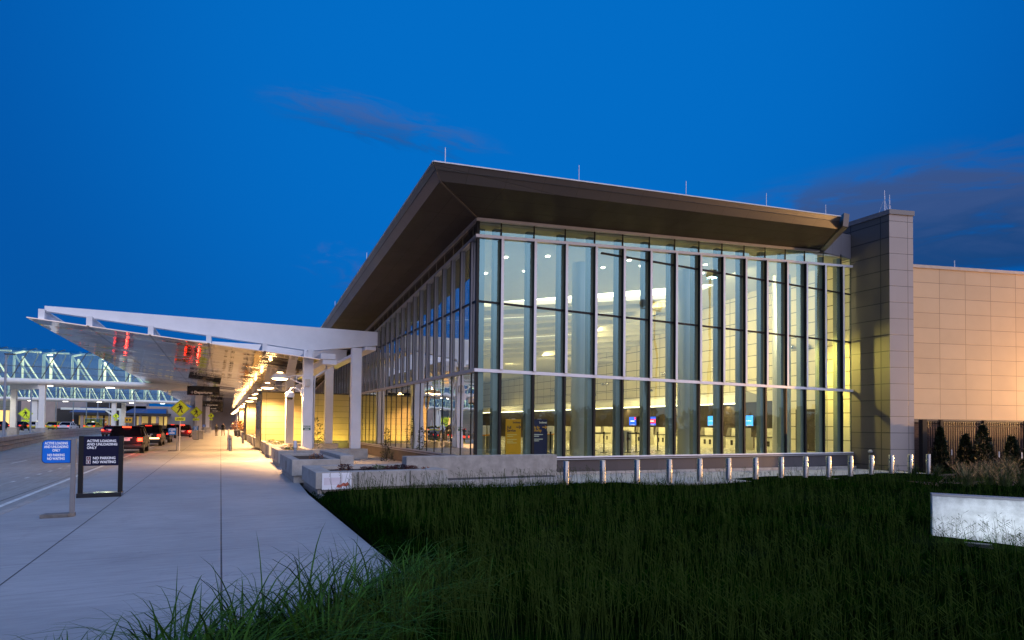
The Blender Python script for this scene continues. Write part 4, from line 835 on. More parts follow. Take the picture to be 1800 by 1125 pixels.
# ------------------------------------------------------------------ people far down the walk
def person(label, x, y, h, shirt, trousers, arm, rz):
    me = bpy.data.meshes.new('person'); J = [(0, 0, .50), (0, 0, .62), (0, .0, .78), (0, 0, .84), (0, -.01, .90), (0, -.01, .965), (-.07, 0, .47), (-.08, 0, .26), (-.08, .01, .04), (-.08, -.08, .02), (.07, 0, .47), (.09, .01, .26), (.10, .03, .04), (.10, -.06, .02), (-.12, 0, .79), (-.15, .01, .62), (-.14+arm*.05, -.05-arm*.09, .47+arm*.14), (.12, 0, .79), (.15, .01, .62), (.14, -.05-arm*.1, .48+arm*.14)]
    E = [(0, 1), (1, 2), (2, 3), (3, 4), (4, 5), (0, 6), (6, 7), (7, 8), (8, 9), (0, 10), (10, 11), (11, 12), (12, 13), (2, 14), (14, 15), (15, 16), (2, 17), (17, 18), (18, 19)]
    Rr = [.085, .08, .09, .035, .055, .05, .06, .042, .03, .025, .06, .042, .03, .025, .04, .03, .02, .04, .03, .02]
    me.from_pydata([(a*h, b*h, c*h) for a, b, c in J], E, []); o = bpy.data.objects.new('person', me); link(o); o.location = (x, y, 0); o.rotation_euler = (0, 0, rz)
    o.modifiers.new('skin', 'SKIN'); sd = me.skin_vertices[0].data
    for i, r in enumerate(Rr): sd[i].radius = (r*h, r*h*.85); sd[i].use_root = (i == 0)
    sb = o.modifiers.new('smooth', 'SUBSURF'); sb.levels = 1; sb.render_levels = 2
    m = bpy.data.materials.new('clothes_'+label[:12]); m.use_nodes = True; k = NT(m.node_tree); b = k.n['Principled BSDF']; sp = k.new('ShaderNodeSeparateXYZ'); k.inp(sp, 0, k.new('ShaderNodeTexCoord').outputs['Object'])
    z = sp.outputs[2]; c = k.mix(k.smooth(z, .495*h, .505*h), trousers, shirt); c = k.mix(k.smooth(z, .84*h, .85*h), c, (.32, .19, .13)); c = k.mix(k.smooth(z, .955*h, .965*h), c, (.02, .015, .01)); c = k.mix(k.smooth(z, .04*h, .045*h), (.02, .02, .02), c)
    k.inp(b, 'Base Color', c); b.inputs['Roughness'].default_value = .8; me.materials.append(m); tag(o, label, 'person')
person('standing person in dark top and tan trousers, arms forward', -8.02, 67.6, 1.62, (.03, .03, .035), (.30, .22, .13), 1., .9)
person('standing person in dark clothes with olive trousers', -7.24, 67.7, 1.68, (.02, .015, .015), (.07, .07, .04), .3, -.5)
# ------------------------------------------------------------------ barriers, bridges, lamp posts, far terminal
def barrier(label, x0, y0, x1, y1, h):
    a, b = Vector((x0, y0, -.12)), Vector((x1, y1, -.12)); t = thing('concrete_barrier', label, 'barrier', tuple(a)); d = b-a
    nrm = Vector((-d.y, d.x, 0)).normalized(); q = [nrm*.18, d+nrm*.18, d-nrm*.18, -nrm*.18]; q2 = [nrm*.13, d+nrm*.13, d-nrm*.13, -nrm*.13]
    mb = MB(); mb.hexa([p for p in (q[3], q[2], q[1], q[0])]+[p+Vector((0, 0, h)) for p in (q2[3], q2[2], q2[1], q2[0])]); mb.build('wall', conc, t, bevel=.02)
    for z in (h*.35, h*.66): MB().bar(-nrm*.172+Vector((0, 0, z)), d-nrm*.172+Vector((0, 0, z)), .03, .02).build('groove', mat('groove_shadow', (.12, .11, .10), .9), t)
def skybridge(name, label, y, x0, x1, zd, zt, dep, step, cols, pts, fade=None):
    t = thing(name, label, 'bridge', (x0, y, zd)); n = int((x1-x0)/step); ztf = fade or (lambda x: zt)
    lit = mat('bridge_white', (.74, .74, .68), .5, var=.04); fr = mat('bridge_dark_frame', (.05, .06, .07), .4, .3)
    gm_ = glass('bridge_glass', (.58, .80, .76), .06, (.7, .95, 1.), 0)
    dk = MB(); dk.box(0, -.1, .0, x1-x0, dep+.1, .18); dk.tube([(0, -.12, .22), (x1-x0, -.12, .22)], .26, 14); dk.tube([(0, dep+.12, .22), (x1-x0, dep+.12, .22)], .26, 14); dk.build('deck_beam', lit, t, smooth='auto')
    MB().box(0, .3, -.02, x1-x0, dep-.3, -.005).build('deck_underside', lit, t)
    hoop = MB(); tr = MB(); gl = MB(); rail_ = MB()
    sec = lambda H_: [(0, .45), (.10, .45+H_*.45), (.45, .45+H_*.85), (dep*.5, .45+H_), (dep-.45, .45+H_*.85), (dep-.10, .45+H_*.45), (dep, .45)]
    prev = None
    for i in range(n+1):
        x = i*step; H_ = ztf(x0+x)-zd-.45; sc = sec(H_); ln = .55*step*.35
        hoop.tube([(x+ln*(b-.45), a, b) for a, b in sc], .045, 6)
        if prev:
            for k in range(len(sc)-1): gl.add([(prev[0], *prev[1][k]), (x, *sc[k]), (x, *sc[k+1]), (prev[0], *prev[1][k+1])], [(0, 1, 2, 3)])
        for a, zz in ((.75, 1), (dep-.75, 1)):
            tr.tube([(x, a, .3), (x, a, .3+H_*.82)], .13 if i % 2 else .09, 8)
            if i < n:
                tr.tube([(x, a, .3+H_*.80), (x+step*.62, a, .35)], .075, 6)
        tr.tube([(x, .75, .3+H_*.82), (x+.25*step, dep*.4, .3+H_*.93), (x+.8*step, dep*.4, .3+H_*.93)], .11, 6)
        prev = (x, sc)
    for zz in (.95, 1.6): rail_.tube([(0, .06, zz), (x1-x0, .06, zz)], .025, 5)
    hoop.build('hoops', fr, t); tr.build('truss', lit, t, smooth='auto'); rail_.build('handrail', fr, t); gl.build('glazing', gm_, t)
    for i in range(int((x1-x0)/5.)):
        x = 2.5+i*5.; zz = ztf(x0+x)-zd-.55
        MB().lathe([(.2, .05), (.3, 0), (.2, -.05)], (x, dep*.5, zz), 14).build('ceiling_lamp', emit('bridge_lamp_lens', (1., .96, .82), 9.), t)
        light('POINT', (x, dep*.45, zz-.35), 300, (1., .80, .46), t, size=.2, name='bridge_lamp')
        MB().cbox((x, dep*.5, -.06), (.7, .25, .06)).build('under_lamp', emit('bridge_under_lamp', (1., .95, .8), 7.), t)
        if i % 2 == 0: light('SPOT', (x, dep*.5, -.15), 700, (1., .93, .75), t, size=.15, target=(x, dep*.5, -5), spot=2.6, name='under_lamp_light')
    if cols[0][1] < 60: MB().hexa([(a_, b_, z_) for z_ in (-.45, -.035) for a_, b_ in ((cols[0][0]-x0-.3, cols[0][1]-y-.3), (cols[0][0]-x0+.3, cols[0][1]-y+.2), (cols[2][0]-x0+.3, cols[2][1]-y+.3), (cols[2][0]-x0-.3, cols[2][1]-y-.2))]).build('pier_cap', lit, t)
    for cx, cy, wd in cols:
        MB().box(cx-x0-wd/2, cy-y-wd/2, -zd+.5, cx-x0+wd/2, cy-y+wd/2, .03).build('column', lit, t, bevel=.03)
        MB().box(cx-x0-wd*.85, cy-y-wd*.85, -zd-.1, cx-x0+wd*.85, cy-y+wd*.85, -zd+(1.05 if cy < 60 else .5)).build('plinth', conc, t, bevel=.04)
    return t
def fadeA(x): return 8.62 if x < -21 else 8.62-.030*(x+21)**2
skybridge('skybridge', 'near lit glass footbridge with white trusses crossing the road', 50.6, -60, -10.5, 5.12, 8.6, 4.2, 2.2, [(-22.5, 50.8, .46), (-41, 50.9, .46), (-25.4, 54.1, .46)], None, fadeA)
skybridge('skybridge', 'farther lit glass footbridge beyond the near one', 110, -60, -13.0, 5.25, 9.3, 4.2, 2.2, [(-25.0, 110.6, .7), (-23.9, 113.6, .7), (-36.5, 110.6, .8)], None)
barrier('concrete barrier left of the near bridge column', -17.8, 14, -22.0, 49.5, .82)
barrier('concrete barrier right of the near bridge column', -22.6, 52.3, -24.2, 106, .95)
for k, (x, y, h) in enumerate(((-23.3, 43.2, 7.2), (-31.4, 86, 7.6), (-35., 117.8, 7.6), (-32.6, 119, 7.6), (-30.7, 120, 7.6), (-30.3, 129, 7.6), (-30., 141, 7.6), (-21.5, 108, 7.4))):
    t = thing('lamp_post', 'tall grey light pole, %s' % ('nearest, left of the near bridge column', 'just right of the wide bridge column', 'left of the taxi row end', 'behind the yellow taxis', 'between the taxis and the red car', 'left of the far shelter', 'beside the far shelter', 'right of the far bridge columns')[k], 'lamp post', (x, y, -.1), group='light poles along the far road')
    MB().tube([(0, 0, 0), (0, 0, h)], [.11, .07], 10).build('pole', mat('blue_grey_pole', (.22, .25, .30), .45, var=.1), t, smooth='auto'); MB().cbox((.25, 0, h), (.7, .22, .10)).build('lamp_head', dark, t, bevel=.02)
FT = thing('far_terminal', 'low grey terminal wing with lit doorways far beyond the bridges', 'building', (-30, 150, 0))
gw = mat('far_grey_cladding', (.27, .25, .25), .7, var=.15, nscale=.3); gw2 = mat('far_tan_cladding', (.34, .27, .23), .7, var=.15, nscale=.3); dk_ = mat('far_dark_store', (.02, .018, .018), .6, var=.3)
def fb(name, x0, y0, z0, x1, y1, z1, m, p=FT): b_ = MB().box(x0+30, y0-150, z0, x1+30, y1-150, z1); return b_.build(name, m, p)
fb('wall', -75, 118, 0, -41.6, 124, 6.35, panel('far_grey_panels', (.24, .22, .21), (1, 0, 0), 3.2, 2.1, rough=.7, joint=.03, jc=.6))
for x in (-44.0, -41.9-.9): fb('window', x, 117.93, .7, x+1.6 if x < -43 else x+1.0, 118.02, 3.5, emit('far_yellow_window', (1., .72, .26), .8))
fb('wall', -80, 152, 0, -41.62, 158, 7.0, gw2); fb('wall', -41.6, 152, 0, -36, 158, 7.4, gw); fb('wall', -36, 152, 4.6, -29, 158, 7.2, dk_); fb('wall', -29, 152, 3, -24, 158, 7.2, gw); fb('wall', -29.5, 152, 0, 8, 158, 5.55, gw2)
fb('wall', -41.6, 151.5, 0, -29.5, 152, 4.6, dk_)
fb('wall', -19.2, 149.5, 0, -13.6, 152, 5.5, gw); fb('wall', -13.6, 164, 0, 10, 168, 7.6, gw); fb('wall', -13.6, 152.5, 0, -9.6, 163.9, 6.4, dk_)
br_ = mat('blue_metal_roof', (.03, .10, .26), .35, .3, var=.1)
for x0, x1, z0, z1 in ((-38.3, -31.5, 3.75, 4.85), (-28.0, -19.3, 3.75, 4.75)):
    rf = MB(); rf.add([(x0+30, -4.2, z0), (x1+30, -4.2, z0), (x1+30-.3, 1.2, z1+.2), (x0+31.4, 1.2, z1+.2)], [(0, 1, 2, 3)]); rf.build('roof', br_, FT)
    fb('eave', x0-.8, 145.6, z0-.55, x1+.8, 149.2, z0-.03, dk_)
for x, w_, e in ((-25.6, 1.6, .30), (-24.0, .7, .25), (-22.6, 1.2, .42), (-21.0, .8, .32), (-19.9, .6, .5), (-37, 2.2, .10), (-34.6, 2.2, .10), (-32., 1.6, .06)): fb('window', x, 149.2 if x < -19.5 else 149.3, .9, x+w_, 149.35 if x < -19.5 else 149.45, 3.0, emit('far_window_%d' % int(e*100), (1., .66, .18), e))
for x in (-36.2, -33.2, -29.9, -24.9, -21.4): fb('column', x, 146.2, 0, x+.55, 146.9, 3.2, gw2)
fb('hedge_strip', -13, 160, 0, 6, 161.5, .9, gr3)
t = thing('bus_shelter', 'white steel goalpost frame with a diagonal brace before the far wing', 'shelter', (-30, 128, 0))
MB().box(-6.3, 0, 4.0, 4.0, .4, 4.42).build('beam', MATS['bridge_white'], t); MB().box(3.55, 0, 0, 4.0, .4, 3.998).build('column', MATS['bridge_white'], t); MB().bar((1.2, .2, 3.98), (3.54, .2, 2.2), .3, .3).build('brace', MATS['bridge_white'], t)
t = thing('glass_shelter', 'small glass bus shelter with a flat roof beside the frame', 'shelter', (-30.6, 118, 0))
MB().box(0, 0, 2.15, 2.9, 1.4, 2.3).build('roof', greypaint, t); MB().box(.05, .05, .1, 2.8, .09, 2.14).build('pane', MATS['bridge_glass'], t)
for x in (.05, 1.4, 2.8): MB().box(x-.04, 0.1, 0, x+.04, .2, 2.149).build('post', greypaint, t)
t = thing('yellow_road_sign', 'orange yellow rectangular sign right of the far bridge columns', 'sign', (-22.9, 112, 0)); MB().tube([(0, .03, 0), (0, .03, 2.8)], .05, 8).build('post', greypaint, t); MB().box(-.6, -.02, 1.5, .6, 0, 2.5).build('sign_face', mat('amber_sign', (.60, .32, .01), .5, var=.02), t)
a_ = MB(); a_.box(-.38, -.03, 1.85, -.1, -.021, 2.2); a_.build('mark', signblk, t); a_ = MB(); a_.box(.1, -.03, 1.85, .38, -.021, 2.2); a_.build('mark', signblk, t)
t = thing('white_notice_sign', 'small white notice sign beside the wide bridge column', 'sign', (-32.6, 95.8, 0)); MB().box(-.42, -.02, .3, .42, 0, 1.5).build('sign_face', mat('notice_white', (.62, .62, .6), .5, var=.03), t); MB().box(-.03, .001, 0, .03, .04, 1.4).build('post', greypaint, t); MB().cbox((0, -.025, 1.2), (.3, .008, .18)).build('mark', signblk, t)
for k, x in enumerate((-31.3, -26.4)):
    t = thing('traffic_marker', 'orange delineator post behind the taxis, the %s one' % ('left', 'right')[k], 'post', (x, 112, 0)); MB().tube([(0, 0, 0), (0, 0, 2.0)], .10, 8).build('tube', mat('orange_plastic', (.6, .12, .02), .5), t); MB().tube([(0, 0, 1.5), (0, 0, 1.7)], .105, 8).build('band', white, t)
# ------------------------------------------------------------------ furniture inside the hall
cou = mat('cream_counter', (.68, .64, .48), .4, var=.04); ctop = mat('dark_counter_top', (.04, .035, .03), .3)
scr_l = ('blue screen with a pink corner, leftmost of the four on the timber wall', 'blue screen with a red band, second from left on the timber wall', 'bright blue screen, third from left on the timber wall', 'bright blue screen, rightmost on the timber wall')
sb1, sb2, sb3 = emit('screen_blue', (.01, .10, 1.), 1.7), emit('screen_sky_blue', (.05, .35, 1.), 1.8), emit('screen_red', (1., .05, .12), 1.4)
for k, (y0, y1) in enumerate(((15.7, 16.5), (13.6, 14.35), (8.25, 8.85), (5.42, 5.98))):
    t = thing('wall_screen', scr_l[k], 'screen', (XW-.32, (y0+y1)/2, 2.12), group='blue screens on the timber wall'); h = (y1-y0)/2
    MB().box(-.03, -h, -.31, .21, h, .31).build('housing', dark, t, bevel=.01); MB().box(-.034, -h+.02, -.29, -.031, h-.02, .29).build('display', sb1 if k < 2 else sb2, t)
    if k == 0: MB().box(-.038, -h+.03, .12, -.035, -h+.22, .28).build('corner_mark', sb3, t)
    if k == 1: MB().box(-.038, -h+.02, -.15, -.035, h-.02, .14).build('band', sb3, t)
    MB().box(-.038, -h*.6, -.28, -.035, h*.6, -.24).build('footer_mark', txtw, t)
    if k < 2: MB().box(-.040, -h*.5, -.03, -.0385, h*.6, .04).build('white_mark', emit('screen_white', (1, 1, 1), 1.2), t)
    else: text('Southwest', .10, (-.04, h*.78, -.03), (0, -1, 0), Z_, emit('screen_white', (1, 1, 1), 1.2), t, 'LEFT', ext=.0005, sx=.85)
for k in range(13):
    y = 2.9+k*1.95
    t = thing('checkin_counter', 'cream check in counter, %s from the pier end of the hall' % (ords[k] if k < 15 else 'last'), 'counter', (16.9, y, FZ), group='check in counters in the hall')
    c = MB(); c.box(-.05, -.62, 0, .65, .62, .66); c.extr([(-.62, .66), (.25, .66), (.25, 1.12), (-.62, 1.12)], (.0, 0, 0), (0, 1, 0), (0, 0, 1), (.5, 0, 0)); c.build('desk', cou, t, bevel=.01)
    MB().box(-.09, -.64, .66, -.002, .62, .70).build('shelf', ctop, t)
    MB().extr([(.28, .70), (.60, .70), (.46, 1.14), (.28, 1.14)], (-.03, 0, 0), (0, 1, 0), (0, 0, 1), (.4, 0, 0)).build('monitor_hood', mat('taupe_hood', (.22, .20, .16), .5), t)
    MB().box(-.058, -.3, .22, -.051, -.14, .48).build('vent', ctop, t); MB().box(-.058, .1, .22, -.051, .26, .48).build('vent', ctop, t)
def kiosk(label, x, y, col, cat='kiosk'):
    t = thing('checkin_kiosk', label, cat, (x, y, FZ), group='self service kiosks'); MB().box(-.16, -.14, 0, .16, .14, .72).build('body', col, t, bevel=.015); MB().box(-.24, -.18, .72, .24, .18, .76).build('shelf', mat('orange_shelf', (.60, .25, .01), .4), t)
    MB().extr([(-.14, .76), (.10, .76), (.04, 1.12), (-.14, 1.12)], (-.19, 0, 0), (0, 1, 0), (0, 0, 1), (.38, 0, 0)).build('screen_head', mat('pale_kiosk', (.6, .57, .48), .4), t, bevel=.01); return t
kg = mat('grey_kiosk_body', (.20, .18, .13), .4)
for k, (x, y) in enumerate(((1.5, 3.1), (2.35, 4.0), (1.2, 5.0), (6.2, 6.0), (7.4, 8.0))): kiosk('grey kiosk with orange shelf, %s from the glass corner' % ords[k], x, y, kg)
def totem(label, x0, x1, y, z1, m, body, ink, ink2):
    t = thing('queue_sign', label, 'sign', ((x0+x1)/2, y, FZ)); w_ = (x1-x0)/2; zt = z1-FZ
    MB().box(-w_, -.03, 0.02, w_, .03, zt).build('board', m, t, bevel=.004); MB().box(-w_-.03, -.12, 0, w_+.03, .12, .02).build('foot', dark, t); MB().box(-w_*.2, -.02, zt, w_*.25, .02, zt+.02).build('clip', alu, t)
    text('Southwest', .105, (w_*.94, -.033, zt-.155), X_, Z_, ink2, t, 'RIGHT', .003, ext=.001, sx=.75)
    text(body, .145, (-w_*.86, -.033, zt-.36), X_, Z_, ink, t, 'LEFT', .004, ext=.001, sx=.85, space=.78)
    a = MB(); q = w_*.72; zz = zt-.30; a.bar((q-.12, -.0325, zz), (q+.02, -.0325, zz), .03, .004, upv=(0, 1, 0)); a.add([(q-.01, -.034, zz+.06), (q+.03, -.034, zz+.06), (q+.09, -.034, zz), (q+.03, -.034, zz-.06), (q-.01, -.034, zz-.06), (q+.04, -.034, zz)], [(0, 5, 4, 3, 2, 1)]); a.build('arrow', ink, t)
    l = MB()
    for i in range(5 if ink2 is not txtw else 4):
        zz = zt-.60-.065*i-(.05 if i > 1 else 0); l.box(-w_*.85, -.0335, zz, -w_*.85+w_*(1.3 if i % 2 == 0 else .8), -.0315, zz+.028)
    l.build('small_print', ink2 if ink2 is txtw else mat('pale_yellow_print', (.75, .62, .25), .5, var=0), t)
navy_ink = mat('navy_ink', (.01, .015, .07), .5, var=0); yell_ink = mat('yellow_ink', (.80, .42, .01), .5, var=0)
totem('yellow queue sign reading Full Service just inside the glass', 2.07, 2.70, 2.0, 1.95, mat('yellow_board', (.72, .38, .01), .45, var=.04), 'Full\nService', navy_ink, navy_ink)
totem('dark blue queue sign reading Fly By Priority beside the yellow one', 3.16, 3.84, 2.0, 1.96, mat('blue_board', (.012, .018, .11), .45, var=.04), 'Fly By\nPriority', yell_ink, txtw)
def stanchion(label, x, y): 
    t = thing('queue_post', label, 'post', (x, y, FZ), group='black queue posts'); MB().lathe([(.16, 0), (.16, .02), (.03, .04), (.03, .84), (.04, .86), (.04, .9)], n=16).build('post', blk, t, smooth='auto'); return t
pts = [(4.3, 2.5), (4.75, 3.6), (6.1, 3.2), (6.75, 3.3), (7.3, 3.1), (8.5, 3.0), (9.1, 3.2), (9.7, 3.6), (11.0, 4.0), (5.2, 2.2), (6.9, 5.2), (8.2, 5.2)]
for k, (x, y) in enumerate(pts): stanchion('black queue post, %s in the belt line behind the glass' % ords[k], x, y)
for k in range(len(pts)-1):
    if k in (2, 3, 5, 6):
        a, b = pts[k], pts[k+1]; o = MB().bar((a[0], a[1], FZ+.84), (b[0], b[1], FZ+.84), .02, .06).build('queue_belt', blk); tag(o, 'black belt between the %s and %s queue posts' % (ords[k], ords[k+1]), 'belt', 'queue belts')
for k, (x, y) in enumerate(((8.3, 3.35), (10.4, 5.6), (5.9, 4.4))):
    t = thing('sign_stand', 'small grey baggage sizer stand, %s from the yellow queue sign' % ords[k], 'stand', (x, y, FZ)); MB().box(-.2, -.14, 0, .2, .14, .95).build('cabinet', mat('grey_cabinet', (.36, .34, .28), .4), t, bevel=.01); MB().box(-.15, -.142, .45, .15, -.1405, .85).build('panel', mat('grey_panel', (.2, .2, .2), .4), t)
    for q, c in ((-.06, redm), (.05, blk)): MB().box(q-.03, -.1445, .5, q+.03, -.1425, .6).build('mark', c, t)
chrome = mat('chrome_globe', (.7, .7, .68), .12, 1., var=0)
for k, (y, z, n) in enumerate(((2.2, 5.9, 2), (3.1, 5.95, 1), (8.2, 5.3, 2), (10.4, 5.2, 3), (12.6, 5.3, 3), (15.2, 5.2, 4), (19.5, 5.0, 3), (23.5, 5.0, 2), (27, 4.9, 4))):
    t = thing('globe_cluster', 'cluster of chrome globes on the cream wall, %s from the pier' % ords[k], 'wall lamp', (XW-.14, y, z), group='chrome globe clusters on the hall wall')
    for q in range(n):
        pr_ = [(.13*math.sin(a), -.13*math.cos(a)) for a in np.linspace(0.15, 3., 9)]; MB().lathe(pr_, (0, q*.34, .02*(q % 2)), 14).build('globe', chrome, t, smooth=True); MB().box(.1, q*.34-.03, -.03, .137, q*.34+.03, .03).build('mount', dark, t)
for k, y in enumerate((6., 9., 12., 15.2, 18.4, 21.6)):
    t = thing('cable_light', 'small dark spotlight on the cable over the counters, %s from the pier' % ords[k], 'spotlight', (17.2, y, 4.05), group='spotlights on the counter cable'); MB().lathe([(.14, -.05), (.03, .08), (.01, .1)], n=12).build('shade', dark, t, smooth='auto')
o = MB().tube([(17.2, 2.5, 4.18), (17.2, 14, 4.14), (17.2, 30, 4.16)], .014, 5).build('cable', dark); tag(o, 'thin dark cable strung above the counters', 'cable')
t = thing('wall_notice', 'grey framed notice high on the far yellow end wall', 'sign', (2.2, 45.85, 3.6)); MB().box(-.6, -.06, -.5, .6, 0, .5).build('frame', mat('mauve_frame', (.22, .18, .2), .5), t); MB().box(-.5, -.063, -.4, .5, -.061, .4).build('board', mat('notice_pale', (.5, .45, .42), .5), t)
t = thing('wall_phone', 'black telephone with a dangling cord on the end wall by the pier', 'telephone', (XW-.02, 1.5, 1.62)); MB().box(-.09, -.14, -.02, 0, .14, .3).build('case', blk, t, bevel=.01); MB().box(-.12, -.05, -.42, -.02, .1, -.14).build('handset', blk, t, bevel=.02); MB().tube([(-.05, 0, -.2), (-.08, .05, -.5), (-.06, .12, -.8), (-.05, .15, -1.0)], .012, 6).build('cord', blk, t)
# ------------------------------------------------------------------ lamps outside
for k, x in enumerate((-.75, -2.05, -3.35, -4.6)):
    t = thing('wall_uplight', 'small dark uplight at the foot of the yellow lit block, %s from the glass' % ords[k], 'lamp', (x, 20.45, 0), group='uplights before the beige block'); MB().box(-.25, -.07, 0, .25, .07, .16).build('housing', dark, t, bevel=.01)
    light('AREA', (0, 0.0, .19), (38, 38, 32, 8)[k], (1., .78, .09) if k < 3 else (1., .58, .18), t, size=1.2, size_y=.12, target=(0, .75, 2.6), name='uplight_beam')
fl = thing('floodlight_pole', 'floodlight on a pole right of the black fence', 'lamp', (36.5, -9.0, -.2)); MB().tube([(0, 0, 0), (0, 0, 4.4)], .07, 8).build('pole', dark, fl); MB().cbox((0, 0, 4.45), (.5, .3, .12)).build('lamp_head', dark, fl, bevel=.02)
light('SPOT', (0, 0, 4.30), 62000, (1., .52, .18), fl, size=.12, spot=math.radians(84), blend=.45, name='floodlight_beam'); FLO = bpy.data.objects['floodlight_beam']; FLO.rotation_euler = (Vector((26.0, -3.4, 7.9))-Vector((36.5, -9, 4.1))).to_track_quat('-Z', 'Y').to_euler()
for k, (x, y) in enumerate(((26.6, -24.), (27.85, -24.4))):
    t = thing('yard_floodlight', 'tall pole with three floodlights behind the viewpoint, the %s one' % ('left', 'right')[k], 'lamp post', (x, y, -.2)); MB().tube([(0, 0, 0), (0, 0, 12.5)], [.11, .07], 10).build('pole', mat('wood_pole', (.16, .11, .05), .7, var=.2), t, smooth='auto'); MB().cbox((0, 0, 12.5), (1.3, .10, .10)).build('crossarm', greypaint, t)
    for q in (-.56, 0, .56): MB().lathe([(.10, 0), (.20, .15), (.22, .5), (.08, .72)], (q, .06, 12.6), 14).build('lamp_head', greypaint, t, smooth='auto')
t = thing('lit_yard_lamp', 'tall pole with one lit lamp behind the viewpoint', 'lamp post', (34.3, -24, -.2)); MB().tube([(-.4, 0, 0), (-.35, 0, 8), (-.25, 0, 16.3)], [.13, .10, .08], 10).build('pole', MATS['wood_pole'], t, smooth='auto'); MB().lathe([(.55, .02), (.6, .35), (.45, .75)], (0, 0, 16.2), 18).build('lamp_head', dark, t, smooth='auto'); MB().lathe([(.48, 0), (.3, -.05)], (0, 0, 16.2), 18).build('lens', emit('yard_lamp_lens', (1., .95, .85), 40.), t)
light('SPOT', (3., .75, 7.7), 420, LW, size=.12, target=(3., 2.1, 1.), spot=math.radians(60), blend=.7, name='sign_fill_light')  # added spot without a fixture, brightens the queue signs
light('SPOT', (16.2, 2.4, 5.6), 2300, (1., .76, .16), size=.12, target=(19.3, -1.1, 3.6), spot=math.radians(75), blend=.8, name='hall_accent_lamp')
wd = MB()
for i in range(420):
    a = math.radians(random.uniform(95, 250)); rr = random.uniform(150, 260); x, y = CAM.x+rr*math.sin(a), CAM.y+rr*math.cos(a); h = random.uniform(4, 9)*rr/190; w_ = random.uniform(3, 7)
    for j in range(26):
        p = Vector((x+random.gauss(0, w_*.6), y+random.gauss(0, w_*.6), h*random.random()**.7)); e = Vector((random.gauss(0, 1), random.gauss(0, 1), random.gauss(0, 1))).normalized()*random.uniform(.8, 2.2); f = e.cross(Vector((random.gauss(0, 1), random.gauss(0, 1), 1))).normalized()*1.5
        wd.add([p-f, p+e, p+f, p-e], [(0, 1, 2, 3)])
tag(wd.build('distant_woods', gr3), 'dark far off wood behind the viewpoint', 'wood', kind='stuff')
# ------------------------------------------------------------------ tall grass
def grass_mat():
    m = bpy.data.materials.new('meadow_blades'); m.use_nodes = True; k = NT(m.node_tree); b = k.n['Principled BSDF']
    g = k.new('ShaderNodeNewGeometry'); rnd = g.outputs['Random Per Island']; P = g.outputs['Position']
    cr = k.new('ShaderNodeValToRGB'); k.inp(cr, 0, rnd); e = cr.color_ramp.elements
    e[0].color = (.0015, .010, .001, 1); e[1].color = (.030, .050, .006, 1); x = e.new(.55); x.color = (.004, .024, .0015, 1); x = e.new(.92); x.color = (.009, .036, .002, 1)
    c = k.mix(k.smooth(k.noise(P, .45, 5, .65), .36, .62, 0, .8), cr.outputs[0], (.002, .009, .001)); c = k.mix(k.smooth(k.noise(P, .8, 4, .6, 1.), .58, .70, 0, .55), c, (.020, .034, .006)); k.inp(b, 'Base Color', c); b.inputs['Roughness'].default_value = .8; b.inputs['Specular IOR Level'].default_value = .0; return m
GM = grass_mat()
def blades(name, xy, hgt, wid, lean, label, segs=3, zf=lawn_h, seed=0.0, mat_=None, kind='stuff', droop=.35):
    n = len(xy); x, y = xy[:, 0], xy[:, 1]; z = np.array([zf(a, b) for a, b in xy]) if callable(zf) else np.full(n, zf)
    az = rng.uniform(0, 2*np.pi, n); d = np.stack([np.cos(az), np.sin(az), np.zeros(n)], 1); sd = np.stack([-np.sin(az+.6), np.cos(az+.6), np.zeros(n)], 1)
    base = np.stack([x, y, z-.02], 1); V = []; m = segs+1
    for s_i in range(m):
        t = s_i/segs; out = lean*hgt*(t**1.8); up_ = hgt*(t-droop*lean*t**3); w_ = wid*(1-t**1.6)+.0004 if s_i < segs else None
        c = base+d*out[:, None]; c[:, 2] += up_
        if s_i < segs: V += [c-sd*(w_/2)[:, None], c+sd*(w_/2)[:, None]]
        else: V += [c]
    nv = 2*segs+1; VV = np.stack(V, 1).reshape(-1, 3); quads = []; off = np.arange(n)*nv
    loops = []; starts = []; totals = []
    q = np.array([[2*i, 2*i+1, 2*i+3, 2*i+2] for i in range(segs-1)]).reshape(-1, 4)
    faces_q = (off[:, None, None]+q[None]).reshape(-1, 4); faces_t = off[:, None]+np.array([[2*segs-2, 2*segs-1, 2*segs]])
    lp = np.concatenate([faces_q.ravel(), faces_t.ravel()]); nq, ntr = len(faces_q), len(faces_t)
    st = np.concatenate([np.arange(nq)*4, nq*4+np.arange(ntr)*3])
    me = bpy.data.meshes.new(name); me.vertices.add(len(VV)); me.vertices.foreach_set('co', VV.astype(np.float32).ravel()); me.loops.add(len(lp)); me.loops.foreach_set('vertex_index', lp.astype(np.int32))
    me.polygons.add(nq+ntr); me.polygons.foreach_set('loop_start', st.astype(np.int32)); me.update(calc_edges=True); me.validate()
    me.materials.append(mat_ or GM); o = bpy.data.objects.new(name, me); link(o); return tag(o, label, 'grass', kind=kind)
def sample(n, d0, d1, a0, a1, keep):   # polar about the viewpoint, density falling with distance
    out = []
    while sum(map(len, out)) < n:
        a = np.radians(rng.uniform(a0, a1, n)); d = d0*(d1/d0)**rng.uniform(0, 1, n); p = np.stack([CAM.x+d*np.sin(a), CAM.y+d*np.cos(a)], 1); out.append(p[keep(p[:, 0], p[:, 1])])
    return np.concatenate(out)[:n]
def far_edge(x): return np.where(x < -2.0, -3.22, np.where(x < 2.1, -2.8, np.where(x < 15, -4.0-.02*(x-2), -4.3-.30*(x-15))))
